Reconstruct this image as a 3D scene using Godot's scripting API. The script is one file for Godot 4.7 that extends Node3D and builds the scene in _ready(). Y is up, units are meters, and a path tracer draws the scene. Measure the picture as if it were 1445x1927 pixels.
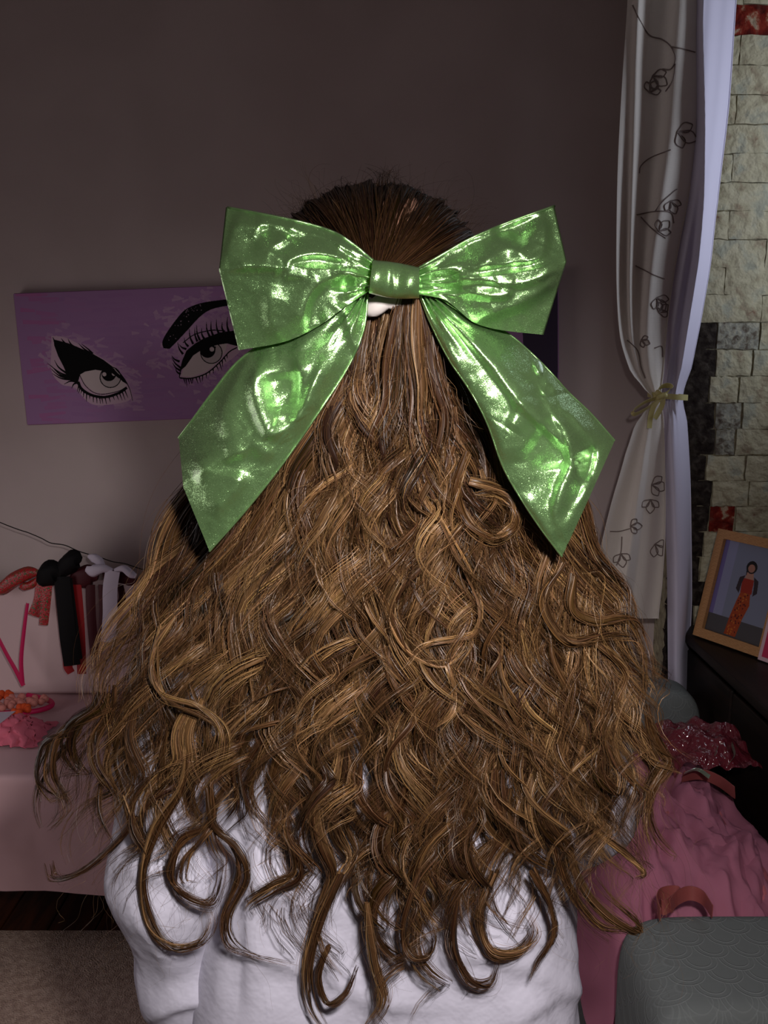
extends Node3D
# A woman seen from behind with a large green bow in her curly hair, in a room with a painting, curtain and brick pier.

const FPX := 1668.83        # focal length in pixels of the 1445 x 1927 frame (vertical field 60 degrees)
const CAM_Y := 1.6
const PITCH := 10.0
const WALL_Z := -2.75
const BRICK_Z := -2.6

var rng := RandomNumberGenerator.new()
var names := {}
var M := {}

func _ready() -> void:
	rng.seed = 4711
	# --- camera ---
	var cam := Camera3D.new()
	cam.name = "camera"
	cam.fov = 60.0
	cam.near = 0.02
	cam.position = Vector3(0, CAM_Y, 0)
	cam.rotation_degrees = Vector3(-PITCH, 0, 0)
	add_child(cam)
	cam.current = true
	# --- sky, exposure ---
	var we := WorldEnvironment.new()
	we.name = "world_environment"
	var env := Environment.new()
	env.background_mode = Environment.BG_SKY
	var sky := Sky.new()
	var sm := ProceduralSkyMaterial.new()
	sm.sky_top_color = Color(0.55, 0.65, 0.85)
	sm.sky_horizon_color = Color(0.75, 0.8, 0.88)
	sm.ground_bottom_color = Color(0.3, 0.3, 0.3)
	sm.ground_horizon_color = Color(0.6, 0.62, 0.65)
	sky.sky_material = sm
	env.sky = sky
	env.background_energy_multiplier = 1.0
	env.tonemap_mode = Environment.TONE_MAPPER_LINEAR
	env.tonemap_exposure = 1.0
	env.sdfgi_enabled = true
	env.ssao_enabled = true
	env.ssil_enabled = true
	we.environment = env
	add_child(we)
	# --- the hand-held flash, to the right of the lens ---
	var fl := SpotLight3D.new()
	fl.name = "camera_flash"
	fl.position = Vector3(0.11, 1.74, -0.05)
	fl.rotation_degrees = Vector3(-38.0, 9.0, 0)
	fl.spot_angle = 46.0
	fl.spot_angle_attenuation = 1.0
	fl.spot_attenuation = 2.0
	fl.spot_range = 12.0
	fl.light_energy = FLASH
	fl.light_color = Color(1.0, 0.97, 0.96)
	fl.light_size = 0.03
	fl.shadow_enabled = true
	add_child(fl)
	# --- daylight through the window in the right-hand wall ---
	var wl := AreaLight3D.new()
	wl.name = "window_daylight"
	wl.area_size = Vector2(0.22, 1.1)
	wl.position = Vector3(1.34, 2.1, -2.33)
	wl.rotation_degrees = Vector3(0, 90, 0)
	wl.light_energy = DAY
	wl.light_color = Color(0.9, 0.94, 1.0)
	wl.area_range = 9.0
	wl.shadow_enabled = true
	add_child(wl)
	# --- dim daylight from the low window in the left-hand wall ---
	var w2 := AreaLight3D.new()
	w2.name = "window_daylight_left"
	w2.area_size = Vector2(0.8, 0.9)
	w2.position = Vector3(-1.885, 1.0, -1.5)
	w2.rotation_degrees = Vector3(0, -90, 0)
	w2.light_energy = FILL
	w2.light_color = Color(1.0, 0.95, 0.95)
	w2.area_range = 9.0
	w2.shadow_enabled = true
	add_child(w2)

	make_materials()
	build_room()
	build_brick_pier()
	build_person()
	build_hair_bow()
	build_curtains()
	build_furniture()
	build_painting()
	build_table_side()
	build_sofa_side()

const FLASH := 1.38
const DAY := 0.30
const FILL := 0.42

# ---------------------------------------------------------------- helpers
func ray(px: float, py: float) -> Vector3:
	var dx := (px - 722.5) / FPX
	var dy := -(py - 963.5) / FPX
	var a := deg_to_rad(PITCH)
	return Vector3(dx, dy * cos(a) - sin(a), -dy * sin(a) - cos(a))

func U(px: float, py: float, z: float) -> Vector3:      # where a sight line meets the plane z
	var r := ray(px, py)
	var t := z / r.z
	return Vector3(r.x * t, CAM_Y + r.y * t, z)

func UH(px: float, py: float, y: float) -> Vector3:     # where a sight line meets the height y
	var r := ray(px, py)
	var t := (y - CAM_Y) / r.y
	return Vector3(r.x * t, y, r.z * t)

func numbered(called: String) -> String:
	if not names.has(called):
		names[called] = 0
		return called
	names[called] += 1
	return "%s_%03d" % [called, names[called]]

func tag(o: Node, label: String, category: String, group: String = "") -> Node:
	o.set_meta("label", label)
	o.set_meta("category", category)
	if group != "":
		o.set_meta("group", group)
	return o

func thing(called: String, label: String, category: String, at: Vector3 = Vector3.ZERO, group: String = "") -> Node3D:
	var o := Node3D.new()
	o.name = numbered(called)
	add_child(o)
	o.position = at
	tag(o, label, category, group)
	return o

class Mb:
	var v := PackedVector3Array()
	var n := PackedVector3Array()
	var uv := PackedVector2Array()
	var c := PackedColorArray()
	var i := PackedInt32Array()

	func tri(a: int, b: int, d: int) -> void:
		i.append(a); i.append(b); i.append(d)

	func tri_out(a: int, b: int, d: int, centre: Vector3) -> void:
		var nn := (v[d] - v[a]).cross(v[b] - v[a])
		if nn.dot((v[a] + v[b] + v[d]) / 3.0 - centre) < 0.0:
			tri(a, d, b)
		else:
			tri(a, b, d)

	func quad_out(a: int, b: int, d: int, e: int, centre: Vector3) -> void:
		tri_out(a, b, d, centre)
		tri_out(a, d, e, centre)

	func grid(rows: Array, close_across: bool = false, uvs: Array = []) -> int:
		var base := v.size()
		var w: int = rows[0].size()
		for r in rows.size():
			var row: PackedVector3Array = rows[r]
			v.append_array(row)
			if uvs.size() > 0:
				uv.append_array(uvs[r])
			else:
				for k in w:
					uv.append(Vector2(float(k) / maxf(1.0, w - 1), float(r) / maxf(1.0, rows.size() - 1)))
		for r in rows.size() - 1:
			for k in (w if close_across else w - 1):
				var k2 := (k + 1) % w
				var a := base + r * w + k
				var b := base + r * w + k2
				var d := base + (r + 1) * w + k2
				var e := base + (r + 1) * w + k
				tri(a, b, d)
				tri(a, d, e)
		return base

	func fan(ring_start: int, count: int, at: Vector3, flip: bool) -> void:
		var m := v.size()
		for k in count:
			v.append(v[ring_start + k])
			uv.append(uv[ring_start + k])
		v.append(at)
		uv.append(Vector2(0.5, 0.5))
		for k in count:
			if flip:
				tri(m + count, m + (k + 1) % count, m + k)
			else:
				tri(m + count, m + k, m + (k + 1) % count)

	func normals() -> void:
		n.resize(v.size())
		n.fill(Vector3.ZERO)
		for t in range(0, i.size(), 3):
			var a := i[t]; var b := i[t + 1]; var d := i[t + 2]
			var nn := (v[d] - v[a]).cross(v[b] - v[a])
			n[a] += nn; n[b] += nn; n[d] += nn
		for k in n.size():
			n[k] = n[k].normalized() if n[k].length_squared() > 1e-20 else Vector3.UP

	func mesh(m: Material) -> ArrayMesh:
		if n.size() != v.size():
			normals()
		var arr := []
		arr.resize(Mesh.ARRAY_MAX)
		arr[Mesh.ARRAY_VERTEX] = v
		arr[Mesh.ARRAY_NORMAL] = n
		if uv.size() == v.size():
			arr[Mesh.ARRAY_TEX_UV] = uv
		if c.size() == v.size():
			arr[Mesh.ARRAY_COLOR] = c
		arr[Mesh.ARRAY_INDEX] = i
		var am := ArrayMesh.new()
		am.add_surface_from_arrays(Mesh.PRIMITIVE_TRIANGLES, arr)
		am.surface_set_material(0, m)
		return am

func obj(called: String, mb: Mb, m: Material, parent: Node = null, at: Vector3 = Vector3.ZERO) -> MeshInstance3D:
	return put(called, mb.mesh(m), parent, at)

func put(called: String, mesh: Mesh, parent: Node = null, at: Vector3 = Vector3.ZERO) -> MeshInstance3D:
	var o := MeshInstance3D.new()
	o.mesh = mesh
	o.position = at
	if parent == null:
		o.name = numbered(called)
		add_child(o, true)
	else:
		o.name = called
		parent.add_child(o, true)
	return o

func struct(called: String, mb: Mb, m: Material) -> MeshInstance3D:
	var o := obj(called, mb, m)
	o.set_meta("kind", "structure")
	return o

# box with chamfered edges
func box(mb: Mb, centre: Vector3, size: Vector3, bevel: float = 0.004, basis: Basis = Basis.IDENTITY) -> void:
	var h := size * 0.5
	var q := minf(bevel, minf(h.x, minf(h.y, h.z)) * 0.9)
	var base := mb.v.size()
	for sx in [-1, 1]:
		for sy in [-1, 1]:
			for sz in [-1, 1]:
				for f in 3:
					var p := Vector3(sx * h.x, sy * h.y, sz * h.z)
					if f != 0: p.x -= sx * q
					if f != 1: p.y -= sy * q
					if f != 2: p.z -= sz * q
					mb.v.append(centre + basis * p)
					var uvp := Vector2(p.x, p.y)
					if f == 0: uvp = Vector2(p.z, p.y)
					elif f == 1: uvp = Vector2(p.x, p.z)
					mb.uv.append(uvp)
	var id := func(sx: int, sy: int, sz: int, f: int) -> int: return base + (sx * 4 + sy * 2 + sz) * 3 + f
	for s in 2:
		mb.quad_out(id.call(s, 0, 0, 0), id.call(s, 0, 1, 0), id.call(s, 1, 1, 0), id.call(s, 1, 0, 0), centre)
		mb.quad_out(id.call(0, s, 0, 1), id.call(0, s, 1, 1), id.call(1, s, 1, 1), id.call(1, s, 0, 1), centre)
		mb.quad_out(id.call(0, 0, s, 2), id.call(0, 1, s, 2), id.call(1, 1, s, 2), id.call(1, 0, s, 2), centre)
	for a in 2:
		for b in 2:
			mb.quad_out(id.call(a, b, 0, 0), id.call(a, b, 1, 0), id.call(a, b, 1, 1), id.call(a, b, 0, 1), centre)
			mb.quad_out(id.call(a, 0, b, 0), id.call(a, 1, b, 0), id.call(a, 1, b, 2), id.call(a, 0, b, 2), centre)
			mb.quad_out(id.call(0, a, b, 1), id.call(1, a, b, 1), id.call(1, a, b, 2), id.call(0, a, b, 2), centre)
			for d in 2:
				mb.tri_out(id.call(a, b, d, 0), id.call(a, b, d, 1), id.call(a, b, d, 2), centre)

# sheet with thickness from rows of points
func sheet(mb: Mb, rows: Array, th: float, uvs: Array = []) -> void:
	var w: int = rows[0].size()
	var nr := rows.size()
	var back := []
	for r in nr:
		var row := PackedVector3Array()
		for k in w:
			var du: Vector3 = rows[r][mini(k + 1, w - 1)] - rows[r][maxi(k - 1, 0)]
			var dv: Vector3 = rows[mini(r + 1, nr - 1)][k] - rows[maxi(r - 1, 0)][k]
			var nn := dv.cross(du)
			if nn.length_squared() < 1e-20: nn = Vector3(0, 0, 1e-3)
			row.append(rows[r][k] - nn.normalized() * th)
		back.append(row)
	var b0 := mb.grid(rows, false, uvs)
	var b1 := mb.v.size()
	for r in nr:
		mb.v.append_array(back[r])
		for k in w:
			mb.uv.append(mb.uv[b0 + r * w + k])
	for r in nr - 1:
		for k in w - 1:
			var a := b1 + r * w + k
			mb.tri(a, a + w + 1, a + 1)
			mb.tri(a, a + w, a + w + 1)
	# rim
	var rim := PackedInt32Array()
	for k in w: rim.append(k)
	for r in range(1, nr): rim.append(r * w + w - 1)
	for k in range(w - 2, -1, -1): rim.append((nr - 1) * w + k)
	for r in range(nr - 2, 0, -1): rim.append(r * w)
	var e := mb.v.size()
	for k in rim:
		mb.v.append(mb.v[b0 + k]); mb.uv.append(mb.uv[b0 + k])
		mb.v.append(mb.v[b1 + k]); mb.uv.append(mb.uv[b0 + k])
	var cnt := rim.size()
	for k in cnt:
		var a := e + k * 2
		var b := e + ((k + 1) % cnt) * 2
		mb.tri(a, a + 1, b)
		mb.tri(b, a + 1, b + 1)

func cat(pts: Array, count: int) -> PackedVector3Array:      # Catmull-Rom through the points
	var out := PackedVector3Array()
	var n := pts.size()
	for k in count:
		var t := float(k) / (count - 1) * (n - 1)
		var s := mini(int(t), n - 2)
		var f := t - s
		var p1: Vector3 = pts[s]
		var p2: Vector3 = pts[s + 1]
		var p0: Vector3 = pts[s - 1] if s > 0 else p1 * 2.0 - p2
		var p3: Vector3 = pts[s + 2] if s + 2 < n else p2 * 2.0 - p1
		out.append(p1.cubic_interpolate(p2, p0, p3, f))
	return out

func cat2(pts: Array, count: int) -> PackedVector2Array:
	var a := []
	for p in pts: a.append(Vector3(p.x, p.y, 0))
	var out := PackedVector2Array()
	for p in cat(a, count): out.append(Vector2(p.x, p.y))
	return out

func tube(mb: Mb, pts: PackedVector3Array, r0: float, r1: float, sides: int = 6, flat: float = 1.0) -> void:
	var rows := []
	var n := pts.size()
	var up := Vector3(0, 0, 1)
	var last_b := Vector3.ZERO
	for k in n:
		var t := (pts[mini(k + 1, n - 1)] - pts[maxi(k - 1, 0)]).normalized()
		var b := t.cross(up)
		if b.length_squared() < 0.01:
			b = t.cross(Vector3(1, 0, 0)) if last_b == Vector3.ZERO else last_b
		b = b.normalized()
		if last_b != Vector3.ZERO and b.dot(last_b) < 0: b = -b
		last_b = b
		var nn := b.cross(t)
		var r := lerpf(r0, r1, float(k) / (n - 1))
		var row := PackedVector3Array()
		for s in sides:
			var a := TAU * s / sides
			row.append(pts[k] + (b * cos(a) + nn * sin(a) * flat) * r)
		rows.append(row)
	var base := mb.grid(rows, true)
	mb.fan(base, sides, pts[0], true)
	mb.fan(base + (n - 1) * sides, sides, pts[n - 1], false)

# ribbon: centre line, direction of its width at each end, widths
func ribbon(mb: Mb, pts: PackedVector3Array, wd0: Vector3, wd1: Vector3, w0: float, w1: float, th: float = 0.0012, cup: float = 0.0) -> void:
	var rows := []
	var n := pts.size()
	for k in n:
		var f := float(k) / (n - 1)
		var t := (pts[mini(k + 1, n - 1)] - pts[maxi(k - 1, 0)]).normalized()
		var d := wd0.lerp(wd1, f)
		d = (d - t * d.dot(t)).normalized()
		var nn := t.cross(d)
		var row := PackedVector3Array()
		for s in 5:
			var q := s / 2.0 - 1.0
			row.append(pts[k] + d * q * lerpf(w0, w1, f) * 0.5 + nn * cup * (1.0 - q * q))
		rows.append(row)
	sheet(mb, rows, th)

func lathe(mb: Mb, prof: Array, sides: int = 20, at: Vector3 = Vector3.ZERO) -> void:
	var rows := []
	for p in prof:
		var row := PackedVector3Array()
		for s in sides:
			var a := TAU * s / sides
			row.append(at + Vector3(cos(a) * p.x, p.y, sin(a) * p.x))
		rows.append(row)
	mb.grid(rows, true)

# ---- ridges: [points in pixels], height in metres, spread in pixels
func ridge_sum(p: Vector2, ridges: Array) -> float:
	var z := 0.0
	for r in ridges:
		var pts: PackedVector2Array = r[0]
		var sg: float = r[2]
		var bb: Rect2 = r[3]
		if not bb.has_point(p): continue
		var best := 1e9
		var bf := 0.0
		var sd := 1.0
		var n := pts.size()
		for k in n - 1:
			var q := Geometry2D.get_closest_point_to_segment(p, pts[k], pts[k + 1])
			var d := p.distance_squared_to(q)
			if d < best:
				best = d
				sd = (pts[k + 1] - pts[k]).cross(p - q)
				bf = (k + pts[k].distance_to(q) / maxf(1e-3, pts[k].distance_to(pts[k + 1]))) / (n - 1)
		var sw := sg * (0.7 if sd > 0.0 else 1.9)      # a fold is steep on one side
		var e := best / (sw * sw)
		if e < 12.0:
			z += float(r[1]) * exp(-e * 0.5) * minf(1.0, 0.25 + 3.5 * minf(bf, 1.0 - bf))
	return z

func ridge(pts: Array, h: float, sg: float) -> Array:
	var pa := PackedVector2Array(cat2(pts, pts.size() * 4) if pts.size() > 2 else PackedVector2Array(pts))
	var bb := Rect2(pa[0], Vector2.ZERO)
	for p in pa: bb = bb.expand(p)
	return [pa, h, sg, bb.grow(sg * 5.5)]

func soften(ridges: Array, hs: float, ss: float) -> Array:
	for r in ridges:
		r[1] *= hs
		r[2] *= ss
		r[3] = r[3].grow(r[2] * 2.5)
	return ridges

# ---- smooth body fields: bones are [a, b, radius a, radius b]
func field(p: Vector3, bones: Array, k: float) -> float:
	var d := 1e3
	for q in bones:
		var a: Vector3 = q[0]
		var ab: Vector3 = q[4]
		var h := clampf((p - a).dot(ab) * float(q[5]), 0.0, 1.0)
		var e := (p - a - ab * h).length() - lerpf(q[2], q[3], h)
		if e > d + k: continue
		if d > e + k:
			d = e
			continue
		var m := maxf(k - absf(d - e), 0.0) / k
		d = minf(d, e) - m * m * k * 0.25
	return d

func bone(a: Vector3, b: Vector3, ra: float, rb: float) -> Array:
	var ab := b - a
	return [a, b, ra, rb, ab, 1.0 / maxf(ab.length_squared(), 1e-8)]

func nets(mb: Mb, bones: Array, cell: float, k: float, ylo: float = -1e3, yhi: float = 1e3) -> void:
	var lo := Vector3(1e3, 1e3, 1e3)
	var hi := -lo
	for q in bones:
		for e in 2:
			var r: float = q[2 + e] + cell * 2.0
			var p: Vector3 = q[e]
			lo = lo.min(p - Vector3(r, r, r))
			hi = hi.max(p + Vector3(r, r, r))
	lo.y = maxf(lo.y, ylo - cell * 2)
	hi.y = minf(hi.y, yhi + cell * 2)
	var B := 4
	var nx := (int((hi.x - lo.x) / cell) / B + 1) * B + 1
	var ny := (int((hi.y - lo.y) / cell) / B + 1) * B + 1
	var nz := (int((hi.z - lo.z) / cell) / B + 1) * B + 1
	var f := PackedFloat32Array()
	f.resize(nx * ny * nz)
	f.fill(1.0)
	var done := PackedByteArray()
	done.resize(nx * ny * nz)
	var active := []
	var reach := cell * B * 0.9 + k * 0.25
	for bz in (nz - 1) / B:
		for by in (ny - 1) / B:
			for bx in (nx - 1) / B:
				var cp := lo + Vector3(bx + 0.5, by + 0.5, bz + 0.5) * cell * B
				var d := maxf(maxf(field(cp, bones, k), ylo - cp.y), cp.y - yhi)
				var far := absf(d) > reach
				if not far: active.append(Vector3i(bx, by, bz))
				for z in range(bz * B, bz * B + B + 1):
					for y in range(by * B, by * B + B + 1):
						for x in range(bx * B, bx * B + B + 1):
							var at := (z * ny + y) * nx + x
							if far:
								if done[at] == 0: f[at] = d
							elif done[at] == 0 or done[at] == 1:
								done[at] = 2
								var p := lo + Vector3(x, y, z) * cell
								f[at] = maxf(maxf(field(p, bones, k), ylo - p.y), p.y - yhi)
	var vid := {}
	var offs := [0, 1, nx, nx + 1, nx * ny, nx * ny + 1, nx * ny + nx, nx * ny + nx + 1]
	for b in active:
		for z in range(b.z * B, b.z * B + B):
			for y in range(b.y * B, b.y * B + B):
				for x in range(b.x * B, b.x * B + B):
					var at := (z * ny + y) * nx + x
					var mask := 0
					for o in 8:
						if f[at + offs[o]] < 0.0: mask |= 1 << o
					if mask == 0 or mask == 255: continue
					var sum := Vector3.ZERO
					var cnt := 0
					for o in 8:
						for ax in 3:
							var bit := 1 << ax
							if o & bit: continue
							var o2 := o | bit
							var fa := f[at + offs[o]]
							var fb := f[at + offs[o2]]
							if (fa < 0.0) == (fb < 0.0): continue
							var q := Vector3(o & 1, (o >> 1) & 1, (o >> 2) & 1)
							q[ax] += fa / (fa - fb)
							sum += q
							cnt += 1
					vid[at] = mb.v.size()
					mb.v.append(lo + (Vector3(x, y, z) + sum / cnt) * cell)
					mb.uv.append(Vector2.ZERO)
	var step := [1, nx, nx * ny]
	for at in vid:
		for ax in 3:
			var f0: float = f[at]
			var f1: float = f[at + step[ax]]
			if (f0 < 0.0) == (f1 < 0.0): continue
			var s1: int = step[(ax + 1) % 3]
			var s2: int = step[(ax + 2) % 3]
			var a: int = vid.get(at, -1)
			var b: int = vid.get(at - s1, -1)
			var c2: int = vid.get(at - s1 - s2, -1)
			var d: int = vid.get(at - s2, -1)
			if a < 0 or b < 0 or c2 < 0 or d < 0: continue
			if f0 < 0.0:
				mb.tri(a, c2, b); mb.tri(a, d, c2)
			else:
				mb.tri(a, b, c2); mb.tri(a, c2, d)

# ---------------------------------------------------------------- materials
func mat(col: Color, rough: float = 0.8, spec: float = 0.4) -> StandardMaterial3D:
	var m := StandardMaterial3D.new()
	m.albedo_color = col
	m.roughness = rough
	m.metallic_specular = spec
	return m

func ntex(size: int, freq: float, cols: Array, offs: Array, seed_: int, oct: int = 4, warp: bool = false, cell: bool = false) -> NoiseTexture2D:
	var t := NoiseTexture2D.new()
	t.width = size; t.height = size
	t.seamless = true
	var nz := FastNoiseLite.new()
	nz.seed = seed_
	nz.noise_type = FastNoiseLite.TYPE_CELLULAR if cell else FastNoiseLite.TYPE_SIMPLEX_SMOOTH
	nz.frequency = freq
	nz.fractal_octaves = oct
	nz.domain_warp_enabled = warp
	nz.domain_warp_amplitude = 25.0
	t.noise = nz
	var g := Gradient.new()
	g.offsets = PackedFloat32Array(offs)
	g.colors = PackedColorArray(cols)
	t.color_ramp = g
	return t

func nbump(size: int, freq: float, strength: float, seed_: int, oct: int = 4) -> NoiseTexture2D:
	var t := NoiseTexture2D.new()
	t.width = size; t.height = size
	t.seamless = true
	t.as_normal_map = true
	t.bump_strength = strength
	var nz := FastNoiseLite.new()
	nz.seed = seed_
	nz.frequency = freq
	nz.fractal_octaves = oct
	t.noise = nz
	return t

func tri_map(m: StandardMaterial3D, scale: float) -> void:
	m.uv1_triplanar = true
	m.uv1_world_triplanar = true
	m.uv1_scale = Vector3.ONE * scale

func sparkle_normal(size: int, amp: float, seed_: int) -> ImageTexture:
	var r := RandomNumberGenerator.new()
	r.seed = seed_
	var im := Image.create(size, size, false, Image.FORMAT_RGB8)
	for y in size:
		for x in size:
			var a := amp * (2.6 if r.randf() < 0.06 else 1.0)
			var nn := Vector3(r.randfn(0.0, a), r.randfn(0.0, a), 1.0).normalized()
			im.set_pixel(x, y, Color(nn.x * 0.5 + 0.5, nn.y * 0.5 + 0.5, nn.z * 0.5 + 0.5))
	return ImageTexture.create_from_image(im)

func weave_normal(size: int, seed_: int) -> ImageTexture:
	var r := RandomNumberGenerator.new()
	r.seed = seed_
	var im := Image.create(size, size, false, Image.FORMAT_RGB8)
	for y in size:
		for x in size:
			var nn := Vector3(sin(x * PI / 2.0) * 0.25 + r.randfn(0.0, 0.12), cos(y * PI / 2.0) * 0.25 + r.randfn(0.0, 0.12), 1.0).normalized()
			im.set_pixel(x, y, Color(nn.x * 0.5 + 0.5, nn.y * 0.5 + 0.5, nn.z * 0.5 + 0.5))
	return ImageTexture.create_from_image(im)

func make_materials() -> void:
	var wall := mat(Color(1, 1, 1), 0.9, 0.2)
	wall.albedo_texture = ntex(256, 0.012, [Color(0.76, 0.70, 0.69), Color(0.79, 0.73, 0.72)], [0.2, 0.8], 3)
	tri_map(wall, 0.6)
	wall.normal_enabled = true
	wall.normal_texture = nbump(256, 0.05, 1.2, 8)
	wall.normal_scale = 0.15
	M.wall = wall
	M.ceiling = mat(Color(0.82, 0.8, 0.78), 0.95, 0.2)
	var wood := mat(Color(1, 1, 1), 0.45, 0.4)
	wood.albedo_texture = ntex(256, 0.02, [Color(0.20, 0.09, 0.05), Color(0.34, 0.17, 0.09)], [0.25, 0.8], 12)
	wood.uv1_triplanar = true
	wood.uv1_world_triplanar = true
	wood.uv1_scale = Vector3(6.0, 6.0, 0.8)
	M.floor_wood = wood
	M.skirting = mat(Color(0.75, 0.72, 0.7), 0.5, 0.4)
	# painted brick, three states of wear
	var b1 := mat(Color(1, 1, 1), 0.85, 0.3)
	b1.albedo_texture = ntex(512, 0.012, [Color(0.42, 0.20, 0.15), Color(0.58, 0.52, 0.43), Color(0.68, 0.65, 0.54), Color(0.74, 0.71, 0.60), Color(0.63, 0.63, 0.56)], [0.07, 0.14, 0.34, 0.6, 0.85], 21, 5, true)
	tri_map(b1, 1.7)
	b1.normal_enabled = true
	b1.normal_texture = nbump(512, 0.03, 9.0, 5, 5)
	b1.normal_scale = 0.45
	M.brick_paint = b1
	var b2 := b1.duplicate()
	b2.albedo_texture = ntex(512, 0.035, [Color(0.34, 0.29, 0.25), Color(0.52, 0.50, 0.44), Color(0.56, 0.56, 0.52), Color(0.68, 0.66, 0.58), Color(0.54, 0.53, 0.48)], [0.2, 0.38, 0.52, 0.66, 0.85], 33, 5, true)
	M.brick_worn = b2
	var b4 := b1.duplicate()
	b4.albedo_texture = ntex(512, 0.035, [Color(0.10, 0.06, 0.05), Color(0.17, 0.14, 0.12), Color(0.30, 0.27, 0.24)], [0.2, 0.5, 0.85], 36, 5, true)
	M.brick_sooty = b4
	var b3 := b1.duplicate()
	b3.albedo_texture = ntex(512, 0.02, [Color(0.26, 0.05, 0.03), Color(0.42, 0.09, 0.05), Color(0.50, 0.16, 0.10), Color(0.66, 0.58, 0.48)], [0.15, 0.45, 0.63, 0.78], 44, 5, true)
	M.brick_red = b3
	var mo := b1.duplicate()
	mo.albedo_texture = ntex(512, 0.03, [Color(0.44, 0.40, 0.33), Color(0.62, 0.59, 0.50), Color(0.70, 0.67, 0.56)], [0.12, 0.32, 0.7], 51, 5, true)
	M.mortar = mo
	# bow fabric: woven metal thread
	var bow := StandardMaterial3D.new()
	bow.albedo_color = BOW_COL
	bow.metallic = 0.85
	bow.metallic_specular = 0.9
	bow.roughness = 0.3
	bow.clearcoat_enabled = true
	bow.clearcoat = 1.0
	bow.clearcoat_roughness = 0.2
	bow.backlight_enabled = true
	bow.backlight = Color(0.34, 0.42, 0.10)
	bow.normal_enabled = true
	bow.normal_texture = sparkle_normal(512, 0.15, 71)
	bow.normal_scale = 1.0
	bow.cull_mode = BaseMaterial3D.CULL_DISABLED
	M.bow = bow
	# hair
	var hair := StandardMaterial3D.new()
	hair.vertex_color_use_as_albedo = true
	hair.roughness = 0.4
	hair.metallic_specular = 0.45
	hair.cull_mode = BaseMaterial3D.CULL_DISABLED
	M.hair = hair
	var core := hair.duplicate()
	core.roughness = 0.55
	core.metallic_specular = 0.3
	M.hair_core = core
	M.skin = mat(Color(0.80, 0.60, 0.50), 0.5, 0.4)
	var shirt := mat(Color(0.80, 0.79, 0.85), 0.85, 0.25)
	shirt.normal_enabled = true
	shirt.normal_texture = nbump(256, 0.09, 2.0, 9, 2)
	shirt.normal_scale = 0.25
	tri_map(shirt, 4.0)
	M.shirt = shirt
	M.trousers = mat(Color(0.09, 0.10, 0.14), 0.85, 0.2)
	M.shoe = mat(Color(0.07, 0.06, 0.06), 0.5, 0.4)
	M.hairtie = mat(Color(0.88, 0.85, 0.83), 0.85, 0.3)
	var cw := mat(Color(0.84, 0.82, 0.90), 0.85, 0.2)
	cw.cull_mode = BaseMaterial3D.CULL_DISABLED
	cw.backlight_enabled = true
	cw.backlight = Color(0.25, 0.25, 0.28)
	M.curtain_white = cw
	var cs := mat(Color(0.88, 0.85, 0.82), 0.85, 0.2)
	cs.cull_mode = BaseMaterial3D.CULL_DISABLED
	cs.normal_enabled = true
	cs.normal_texture = weave_normal(64, 6)
	cs.normal_scale = 0.3
	tri_map(cs, 14.0)
	M.curtain_sheer = cs
	M.thread = mat(Color(0.50, 0.44, 0.42), 0.6, 0.4)
	var tie := mat(Color(0.76, 0.72, 0.48), 0.4, 0.5)
	tie.cull_mode = BaseMaterial3D.CULL_DISABLED
	M.tie_ribbon = tie
	var dk := mat(Color(1, 1, 1), 0.5, 0.35)
	dk.albedo_texture = ntex(256, 0.02, [Color(0.085, 0.06, 0.05), Color(0.14, 0.095, 0.075)], [0.2, 0.8], 61)
	dk.uv1_triplanar = true
	dk.uv1_world_triplanar = true
	dk.uv1_scale = Vector3(8, 8, 1)
	M.dark_wood = dk
	var fr := mat(Color(1, 1, 1), 0.5, 0.4)
	fr.albedo_texture = ntex(256, 0.02, [Color(0.66, 0.47, 0.30), Color(0.76, 0.57, 0.38)], [0.2, 0.8], 62)
	fr.uv1_scale = Vector3(3, 20, 1)
	M.frame_wood = fr
	M.black_wire = mat(Color(0.03, 0.02, 0.02), 0.5, 0.4)
	var cl := mat(Color(0.80, 0.66, 0.67), 0.9, 0.2)
	cl.cull_mode = BaseMaterial3D.CULL_DISABLED
	M.cloth = cl
	M.board = mat(Color(0.84, 0.74, 0.74), 0.85, 0.25)
	var rug := mat(Color(1, 1, 1), 1.0, 0.1)
	rug.albedo_texture = ntex(256, 0.05, [Color(0.60, 0.51, 0.46), Color(0.70, 0.61, 0.55)], [0.25, 0.75], 63)
	tri_map(rug, 3.0)
	rug.normal_enabled = true
	rug.normal_texture = nbump(256, 0.25, 2.5, 64, 2)
	M.rug = rug
	# upholstery with an embossed pattern of small overlapping scales
	var up := mat(Color(1, 1, 1), 0.75, 0.35)
	var im := Image.create(128, 128, false, Image.FORMAT_RGB8)
	var hm := Image.create(128, 128, false, Image.FORMAT_RGB8)
	for y in 128:
		for x in 128:
			var line := 0.0
			for q in [Vector2(0, 0), Vector2(64, 64), Vector2(-64, 64), Vector2(128, 0), Vector2(0, 128), Vector2(128, 128), Vector2(64, -64), Vector2(64, 192)]:
				for rr in [60.0, 42.0]:
					var dd := absf(Vector2(x, y).distance_to(q + Vector2(0, 0)) - rr)
					if Vector2(x, y).y > q.y - 6.0:
						line = maxf(line, 1.0 - dd / 3.2)
			line = clampf(line, 0, 1)
			im.set_pixel(x, y, Color(0.43, 0.45, 0.45).lerp(Color(0.54, 0.56, 0.56), line * 0.8))
			hm.set_pixel(x, y, Color(line, line, line))
	hm.bump_map_to_normal_map(2.0)
	im.generate_mipmaps()
	up.albedo_texture = ImageTexture.create_from_image(im)
	up.normal_enabled = true
	up.normal_texture = ImageTexture.create_from_image(hm)
	tri_map(up, 17.0)
	M.upholstery = up
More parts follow.
